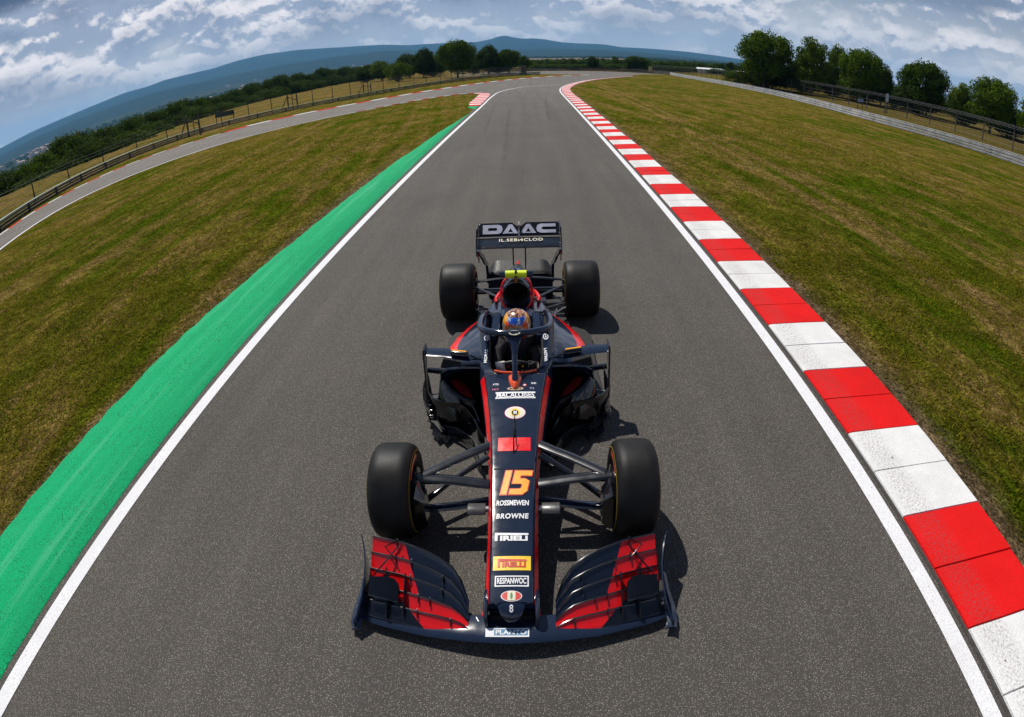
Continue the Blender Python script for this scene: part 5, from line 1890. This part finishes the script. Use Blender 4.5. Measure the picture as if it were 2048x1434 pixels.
# big number: slanted heavy strokes with a darker orange outline
def stroke(pts, w_, closed=False):
    P = [Vector((*p, 0)) for p in pts]
    n = len(P)
    A, B = [], []
    for i in range(n):
        d0 = (P[i] - P[i - 1]).normalized() if (i > 0 or closed) else (P[1] - P[0]).normalized()
        d1 = (P[(i + 1) % n] - P[i]).normalized() if (i < n - 1 or closed) else d0
        m_ = (d0 + d1).normalized()
        nn = Vector((-m_.y, m_.x, 0))
        k = w_ / 2 / max(.45, nn.dot(Vector((-d0.y, d0.x, 0))))
        A.append(P[i] + nn * k)
        B.append(P[i] - nn * k)
    V = A + B
    F = [(i, n + i, n + (i + 1) % n, (i + 1) % n) for i in range(n if closed else n - 1)]
    return [(v.x, v.y) for v in V], F


def sign(strokes, box, m_, fmap, name, lift=0.0, shear=0.0, parent=None, ref=None):
    """strokes in a unit frame mapped to box"""
    b = MB()
    x0, y0, x1, y1 = box
    for pts, w_, cl in strokes:
        V, F = stroke(pts, w_, cl)
        # refine so that the letters follow the surface
        q = []
        for u, v in V:
            u2 = u + shear * v
            p = fmap(x0 + (x1 - x0) * u2, y0 + (y1 - y0) * v)
            q.append((p[0], p[1], p[2] + lift))
        b.add(q, F)
    return b.build(name, [m_], parent or CAR, False)


NUM = lambda w_: [([(.13, -.0 if w_ < .2 else -.03), (.13, 1.0 if w_ < .2 else 1.03)], w_, False),
                  ([(.86, .90), (.45, .90), (.45, .60), (.66, .60), (.76, .54), (.78, .34), (.72, .13), (.60, .09), (.36, .09)], w_, False)]
NB = (-.088, -.135, .118, .062)


def digits(w_h, m_, lift, grow=0.0):
    b = MB()
    fx, fy = NB[2] - NB[0], NB[3] - NB[1]
    P = lambda u, v: nose_map(NB[0] + fx * (u * .88 + .17 * v), NB[1] + fy * v)
    g_ = grow
    one = [(.02 - g_, -g_), (.235 + g_, -g_), (.235 + g_, 1 + g_), (.02 - g_, 1 + g_)]
    polys = [(one, [(0, 1, 2, 3)])]
    # the five as a strip of quads
    O = [(1.0 + g_, 1 + g_), (.36 - g_, 1 + g_), (.36 - g_, .44 - g_ * .6), (.66, .44 - g_ * .6), (.735 - g_, .40), (.735 - g_, .26), (.66, .215 + g_), (.33 - g_, .215 + g_)]
    I = [(1.0 + g_, .79 - g_), (.60 + g_, .79 - g_), (.60 + g_, .655 + g_), (.80, .655 + g_), (.955 + g_, .56), (.955 + g_, .14), (.82, -g_), (.33 - g_, -g_)]
    V = O + I
    n = len(O)
    polys.append((V, [(i, i + 1, n + i + 1, n + i) for i in range(n - 1)]))
    for V, F in polys:
        b.add([(p[0], p[1], p[2] + lift) for p in (P(u, v) for u, v in V)], F)
    return b.build('number_fifteen' if not grow else 'number_outline', [m_], CAR, False)


digits(0, C_ORANGE, .0012)
digits(0, C_DRED, 0.0, .035)

wordmark('ROSSMEWEN', (-.107, -.222, .103, -.180), C_WHITE, offset=.035, shear=.1)
wordmark('BROWNE', (-.105, -.322, .100, -.282), C_WHITE, offset=.035, shear=.12, spacing=1.15)


def pz(box, m_, lift=0.0, word='IRIELI'):
    x0, y0, x1, y1 = box
    W_, H_ = x1 - x0, y1 - y0
    wordmark(word, (x0 + W_ * .16, y0, x1 - W_ * .03, y0 + H_ * .62), m_, offset=.05, lift=lift)
    b = MB()
    # the tall first letter whose bowl stretches over the whole word
    for a in ([(0, 0), (.085, 0), (.085, 1), (0, 1)], [(.085, .70), (.97, .70), (1.0, .78), (1.0, .86), (.97, .93), (.085, .93 + .07)]):
        pts = [nose_map(x0 + W_ * u, y0 + H_ * v) for u, v in a]
        b.add([(p[0], p[1], p[2] + lift) for p in pts], [tuple(range(len(a)))])
    b.build('lettering', [m_], CAR, False)


pz((-.108, -.485, .100, -.425), C_WHITE)
patch((-.112, -.692, .112, -.594), C_YEL, name='yellow_panel')
pz((-.085, -.672, .088, -.614), C_DRED, .0015, 'IRELLI')
patch((-.098, -.800, .100, -.728), C_WHITE, name='white_frame', lift=-.0020)
patch((-.090, -.791, .092, -.737), C_NAVY, name='frame_inside', lift=-.0008)
wordmark('RESPANWOC', (-.084, -.784, .086, -.744), C_WHITE, offset=.03, lift=.0006)
patch((-.060, -.898, .062, -.828), C_WHITE, ell=True, name='nose_emblem', lift=-.001)
patch((-.055, -.894, .057, -.832), C_DRED, ell=True, name='nose_emblem', lift=.0004)
patch((-.022, -.892, .024, -.834), C_CREAM, name='nose_emblem', lift=.0016)
patch((-.006, -.884, .008, -.842), C_GREEN, name='nose_emblem', lift=.0026, ell=True)


def tip_map(u, v):
    z = float(np.interp(v, [-.980, -.972, -.955, -.93, -.905, -.88], [.20, .213, .230, .248, .259, .262])) + .0085
    return (u, v, z)


wordmark('8', (-.010, -.955, .012, -.915), C_WHITE, tip_map, offset=.02)
wordmark('MACALOISES', (-.140, .778, .148, .836), C_WHITE, offset=.03, lift=.001)
patch((-.148, .770, .156, .786), C_WHITE, name='lettering_bar')
patch((-.148, .828, .156, .844), C_WHITE, name='lettering_bar')
patch((-.062, .862, .066, .900), C_GOLD, ell=True, name='gold_badge')
wordmark('AERO', (-.044, .872, .048, .890), C_NAVY, offset=.02, lift=.0012)
patch((-.074, .548, .082, .680), C_PINK, ell=True, name='oval_emblem', lift=-.001)
patch((-.070, .552, .078, .676), C_WHITE, ell=True, name='oval_emblem', lift=0.0)
patch((-.062, .560, .070, .668), C_CREAM, ell=True, name='oval_emblem', lift=.001)
patch((-.030, .572, .038, .655), C_YEL, ell=True, name='oval_emblem', lift=.002)
patch((-.020, .580, .028, .640), C_BLACK, ell=True, name='oval_emblem', lift=.003)
patch((-.008, .590, .003, .632), C_WHITE, ell=True, name='oval_emblem', lift=.004)
patch((.006, .590, .017, .632), C_WHITE, ell=True, name='oval_emblem', lift=.004)
patch((-.112, .242, .116, .366), C_RED, name='red_panel')
patch((.060, .905, .090, .935), C_DRED, ell=True, name='red_dot')
patch((.067, .912, .083, .928), C_WHITE, ell=True, name='red_dot', lift=.0005)
wordmark('ATEL', (-.175, .925, -.125, .945), C_WHITE, offset=.02)
wordmark('NCT', (-.175, .865, -.125, .885), C_PINK, offset=.02)
wordmark('SE', (.125, .930, .165, .950), C_WHITE, offset=.02)
wordmark('TI', (.110, .870, .145, .890), C_LILAC, offset=.02)

# pitot tube with its fin on the nose
b = MB()
b.tube([(0, .215, .470), (0, .235, .505), (0, .30, .56), (0, .36, .60)], [.006, .006, .004, .003], seg=6)
part(b, 'pitot_tube', C_BLACK)
b = MB().box((0, .40, .525), (.016, .05, .022))
part(b, 'nose_sensor', C_VOID, smooth=False)


def side_map(u, v):
    """strip between cockpit opening and outer edge"""
    z = float(np.interp(v, [s[0] for s in SC], [s[1] for s in SC])) + .0065
    return (u, v, z)


wordmark('MOBAS', (-.262, 1.22, -.236, 1.42), C_WHITE, side_map, offset=.03, vert=True)
wordmark('LASTMA', (.236, 1.22, .262, 1.42), C_WHITE, side_map, offset=.03, vert=True, flip=True)
for sx in (-1, 1):
    cx = sx * .257
    patch((cx - .024, 1.56, cx + .024, 1.66), C_WHITE, side_map, 'side_badge', 0.0, ell=True)
    patch((cx - .018, 1.575, cx + .018, 1.645), C_NAVY, side_map, 'side_badge', .001, ell=True)
    wordmark('S' if sx < 0 else 'A', (cx - .010, 1.585, cx + .010, 1.635), C_WHITE, side_map, offset=.03, lift=.002)

halo_map = lambda u, v: (u, 1.222 + (v - .5) * .038, .9145 + (v - .5) * .026)
patch((-.046, 0, .046, 1), C_CREAM, halo_map, 'halo_badge', 0.0, ell=True)
wordmark('CA', (-.030, .2, .030, .8), C_VOID, halo_map, offset=.05, lift=.0015)

plane_map = lambda u, v: (u, -1.045 + v * .055, .119 + v * .012)
patch((-.150, 0.0, .100, 1.0), C_WHITE, plane_map, 'wing_decal', -.0005)
patch((-.100, .18, .092, .88), wear('decal_blue', (0.05, 0.20, 0.35), 0.4), plane_map, 'wing_decal', .0006)
wordmark('PLANTO', (-.092, .25, .085, .8), C_WHITE, plane_map, offset=.03, lift=.0016)

# rear wing letters
flap_map = lambda u, v: (u, 4.125 + .175 * v - .0105 * 1, .832 + .130 * v + .0155)
b = MB()


def fl(polys, x0, x1):
    for V, F in polys:
        P = []
        for u, v in V:
            p = flap_map(x0 + (x1 - x0) * u, .14 + .66 * v)
            P.append(p)
        b.add(P, F)


def strip(O, I, closed=True):
    n = len(O)
    return (O + I, [(i, (i + 1) % n, n + (i + 1) % n, n + i) for i in range(n if closed else n - 1)])


Dd = [strip([(0, 1), (.80, 1), (.95, .85), (1, .5), (.95, .15), (.80, 0), (0, 0), (0, .5)], [(.27, .66), (.66, .66), (.72, .6), (.73, .5), (.72, .4), (.66, .34), (.27, .34), (.27, .5)])]
Aa = [([(0, 0), (.40, 1), (.62, 1), (1, 0), (.72, 0), (.51, .58), (.30, 0)], [(0, 6, 5, 1), (1, 5, 2), (2, 5, 4, 3)]), ([(.33, .02), (.69, .02), (.64, .14), (.38, .14)], [(0, 1, 2, 3)])]
Cc = [strip([(1, 1), (.22, 1), (.05, .85), (0, .5), (.05, .15), (.22, 0), (1, 0)], [(1, .66), (.36, .66), (.29, .6), (.27, .5), (.29, .4), (.36, .34), (1, .34)], False)]
fl(Dd, -.455, -.205)
fl(Aa, -.205, -.010)
fl(Aa, .016, .215)
fl(Cc, .218, .462)
part(b, 'wing_lettering', C_LILAC, smooth=False)
pm = lambda u, v: (u, 3.975 + .075 * v, .7985 + .0155 * v + .008)
wordmark('IL.SEBMCLOD', (-.245, 0.05, .295, 1.0), C_CREAM, pm, offset=.02, spacing=1.15, lift=.004)

# =================================================================== driver
M_SUIT = wear('race_suit', (0.022, 0.018, 0.022), 0.8, amp=0.3, scale=14, bump=0.4, bscale=30)
M_GLV = wear('glove_black', (0.02, 0.02, 0.02), 0.8, amp=0.3, scale=25)
M_GLW = wear('glove_white', (0.62, 0.58, 0.54), 0.8, amp=0.15, scale=25)


def skin(name, chains, m_, parent, sub=1, root=0):
    """chains: list of (points, radii); a chain may start with an index of an existing joint"""
    V, E, Rr_ = [], [], []
    for pts, rad_, start in chains:
        prev = start
        for p, r_ in zip(pts, rad_):
            V.append(p)
            Rr_.append(r_)
            if prev is not None:
                E.append((prev, len(V) - 1))
            prev = len(V) - 1
    me = bpy.data.meshes.new(name)
    me.from_pydata(V, E, [])
    o = bpy.data.objects.new(name, me)
    S.collection.objects.link(o)
    o.modifiers.new('s', 'SKIN')
    me = o.data
    if not me.skin_vertices:
        bpy.context.view_layer.update()
    for i, sv in enumerate(me.skin_vertices[0].data):
        sv.radius = (Rr_[i], Rr_[i])
        sv.use_root = (i == root)
    sd = o.modifiers.new('d', 'SUBSURF')
    sd.levels = sub
    sd.render_levels = sub
    bpy.context.view_layer.update()
    dg = bpy.context.evaluated_depsgraph_get()
    m2 = bpy.data.meshes.new_from_object(o.evaluated_get(dg))
    m2.name = name
    bpy.data.objects.remove(o)
    m2.materials.clear()
    m2.materials.append(m_)
    for p in m2.polygons:
        p.use_smooth = True
    q = bpy.data.objects.new(name, m2)
    return link(q, parent)


MAN = empty('person', (-.177, 3.02 + 1.70, .25))
tag(MAN, 'driver in dark suit and colourful helmet sitting in the racing car', 'person')
OFF = Vector((0, 1.70, .25))
sub_ = lambda p: tuple(Vector(p) - OFF)
ch = [([sub_(p) for p in [(0, 1.72, .32), (0, 1.70, .44), (0, 1.66, .57), (0, 1.62, .665), (0, 1.60, .74)]], [.14, .15, .15, .075, .06], None)]
for sx in (-1, 1):
    ch.append(([sub_(p) for p in [(sx * .13, 1.63, .62), (sx * .175, 1.55, .54), (sx * .182, 1.42, .475), (sx * .165, 1.34, .53), (sx * .145, 1.265, .575)]], [.062, .058, .048, .040, .030], 2))
    ch.append(([sub_(p) for p in [(sx * .09, 1.60, .33), (sx * .10, 1.30, .42), (sx * .10, 1.16, .41), (sx * .085, .85, .30)]], [.09, .07, .055, .04], 0))
skin('body', ch, M_SUIT, MAN, 2)
for sx in (-1, 1):
    P = lambda x, y, z: sub_((sx * x, y + .02, z + .030))
    hc = [([P(.146, 1.250, .548), P(.142, 1.225, .572), P(.134, 1.202, .592)], [.024, .034, .031], None)]
    for k, (dx_, ln) in enumerate([(.0, 1.0), (.004, 1.06), (.007, 1.0), (.010, .82)]):
        z = .612 - k * .019
        hc.append(([P(.136 - k * .001, 1.196, z), P(.132 - dx_, 1.172 - .006 * ln, z + .004), P(.112 - dx_, 1.166 - .008 * ln, z + .002), P(.098 - dx_, 1.178 - .002 * ln, z - .003)], [.0115, .0105, .010, .009], 2))
    hc.append(([P(.122, 1.225, .598), P(.104, 1.215, .612), P(.090, 1.200, .612)], [.013, .012, .010], 1))
    skin('glove', hc, M_GLW if sx < 0 else M_GLV, MAN, 1)
    # white panels on the cuffs
    MB().tube([P(.150, 1.256, .545), P(.146, 1.242, .555)], .038, seg=14).build('glove_cuff', [M_GLW if sx > 0 else M_GLV], MAN)


def helmet_mat():
    m_, t, b = mat('helmet_paint', rough=0.25, coat=1.0)
    g = t.node('ShaderNodeTexCoord').outputs['Object']
    X, Y, Z = t.sep(g)[:3]
    n1 = t.noise(g, 22.0, 3, 0.6, 0.8)
    n2 = t.noise(g, 34.0, 2, 0.6, 1.5)
    n3 = t.noise(g, 14.0, 3, 0.6, 0.5)
    side = t.mix(t.ramp(t.math('ADD', n3, t.math('MULTIPLY', Z, 1.2)), 0.44, 0.50), (0.85, 0.03, 0.005), (1.0, 0.42, 0.0))
    side = t.mix(t.ramp(n2, 0.66, 0.68), side, (0.80, 0.75, 0.55))
    blue = t.mix(t.ramp(n1, 0.53, 0.56), (0.005, 0.10, 0.60), (0.66, 0.72, 0.80))
    blue = t.mix(t.ramp(n2, 0.62, 0.66), blue, (0.03, 0.30, 0.45))
    top = t.ramp(t.math('ADD', Z, t.math('MULTIPLY', t.math('SUBTRACT', n3, 0.5), 0.04)), 0.050, 0.060)
    top = t.math('MULTIPLY', top, t.ramp(t.math('ABSOLUTE', X), 0.070, 0.076, 1.0, 0.0))
    c = t.mix(top, side, blue)
    crown_ = t.ramp(t.math('ADD', Z, t.math('MULTIPLY', t.math('SUBTRACT', n1, 0.5), 0.03)), 0.103, 0.110)
    c = t.mix(crown_, c, t.mix(t.ramp(n2, 0.44, 0.48), (0.75, 0.40, 0.20), (0.10, 0.015, 0.015)))
    t.l.new(c, b.inputs['Base Color'])
    return m_


b = MB()
rs = []
HC = Vector((0, 1.585, .820))
for k in range(17):
    ph = -math.pi / 2 * .72 + (math.pi / 2 + math.pi / 2 * .72) * k / 16
    rr = math.cos(ph) ** .85 if k < 16 else .02
    z = .130 * math.sin(ph)
    ring_ = []
    for i in range(28):
        q = 2 * math.pi * i / 28
        x = .122 * rr * math.cos(q)
        y = (.140 if math.sin(q) < 0 else .135) * rr * math.sin(q)
        ring_.append((x, y - (.012 if z < 0 and math.sin(q) < 0 else 0), z))
    rs.append(ring_)
b.loft(rs)
hel = b.build('helmet', [helmet_mat()], MAN, True, 60)
hel.location = HC - OFF
hel.rotation_euler = (R(6), 0, 0)
b = MB()
rs = []
for ph in np.linspace(-.30, .36, 6):
    rr = math.cos(ph) ** .85
    rs.append([(.126 * rr * math.cos(q), .146 * rr * math.sin(q) - (.010 if ph < 0 else 0), .130 * math.sin(ph)) for q in np.linspace(-math.pi * .93, -math.pi * .07, 18)])
b.loft(rs, 0, caps=False, closed=False)
b.build('visor', [wear('visor_film', (0.30, 0.26, 0.25), 0.15, 0.3, 1.0, amp=0.12)], hel, True)
for sx in (-1, 1):
    b = MB()
    rs = []
    for ph in np.linspace(.0, .62, 6):
        rr = math.cos(ph) ** .85
        c_ = -math.pi / 2 + sx * .72
        rs.append([(.1285 * rr * math.cos(q), .1485 * rr * math.sin(q), .1325 * math.sin(ph)) for q in np.linspace(c_ - .17, c_ + .17, 5)])
    b.loft(rs, 0, caps=False, closed=False)
    b.build('helmet_stripe', [C_ORED], hel, True)
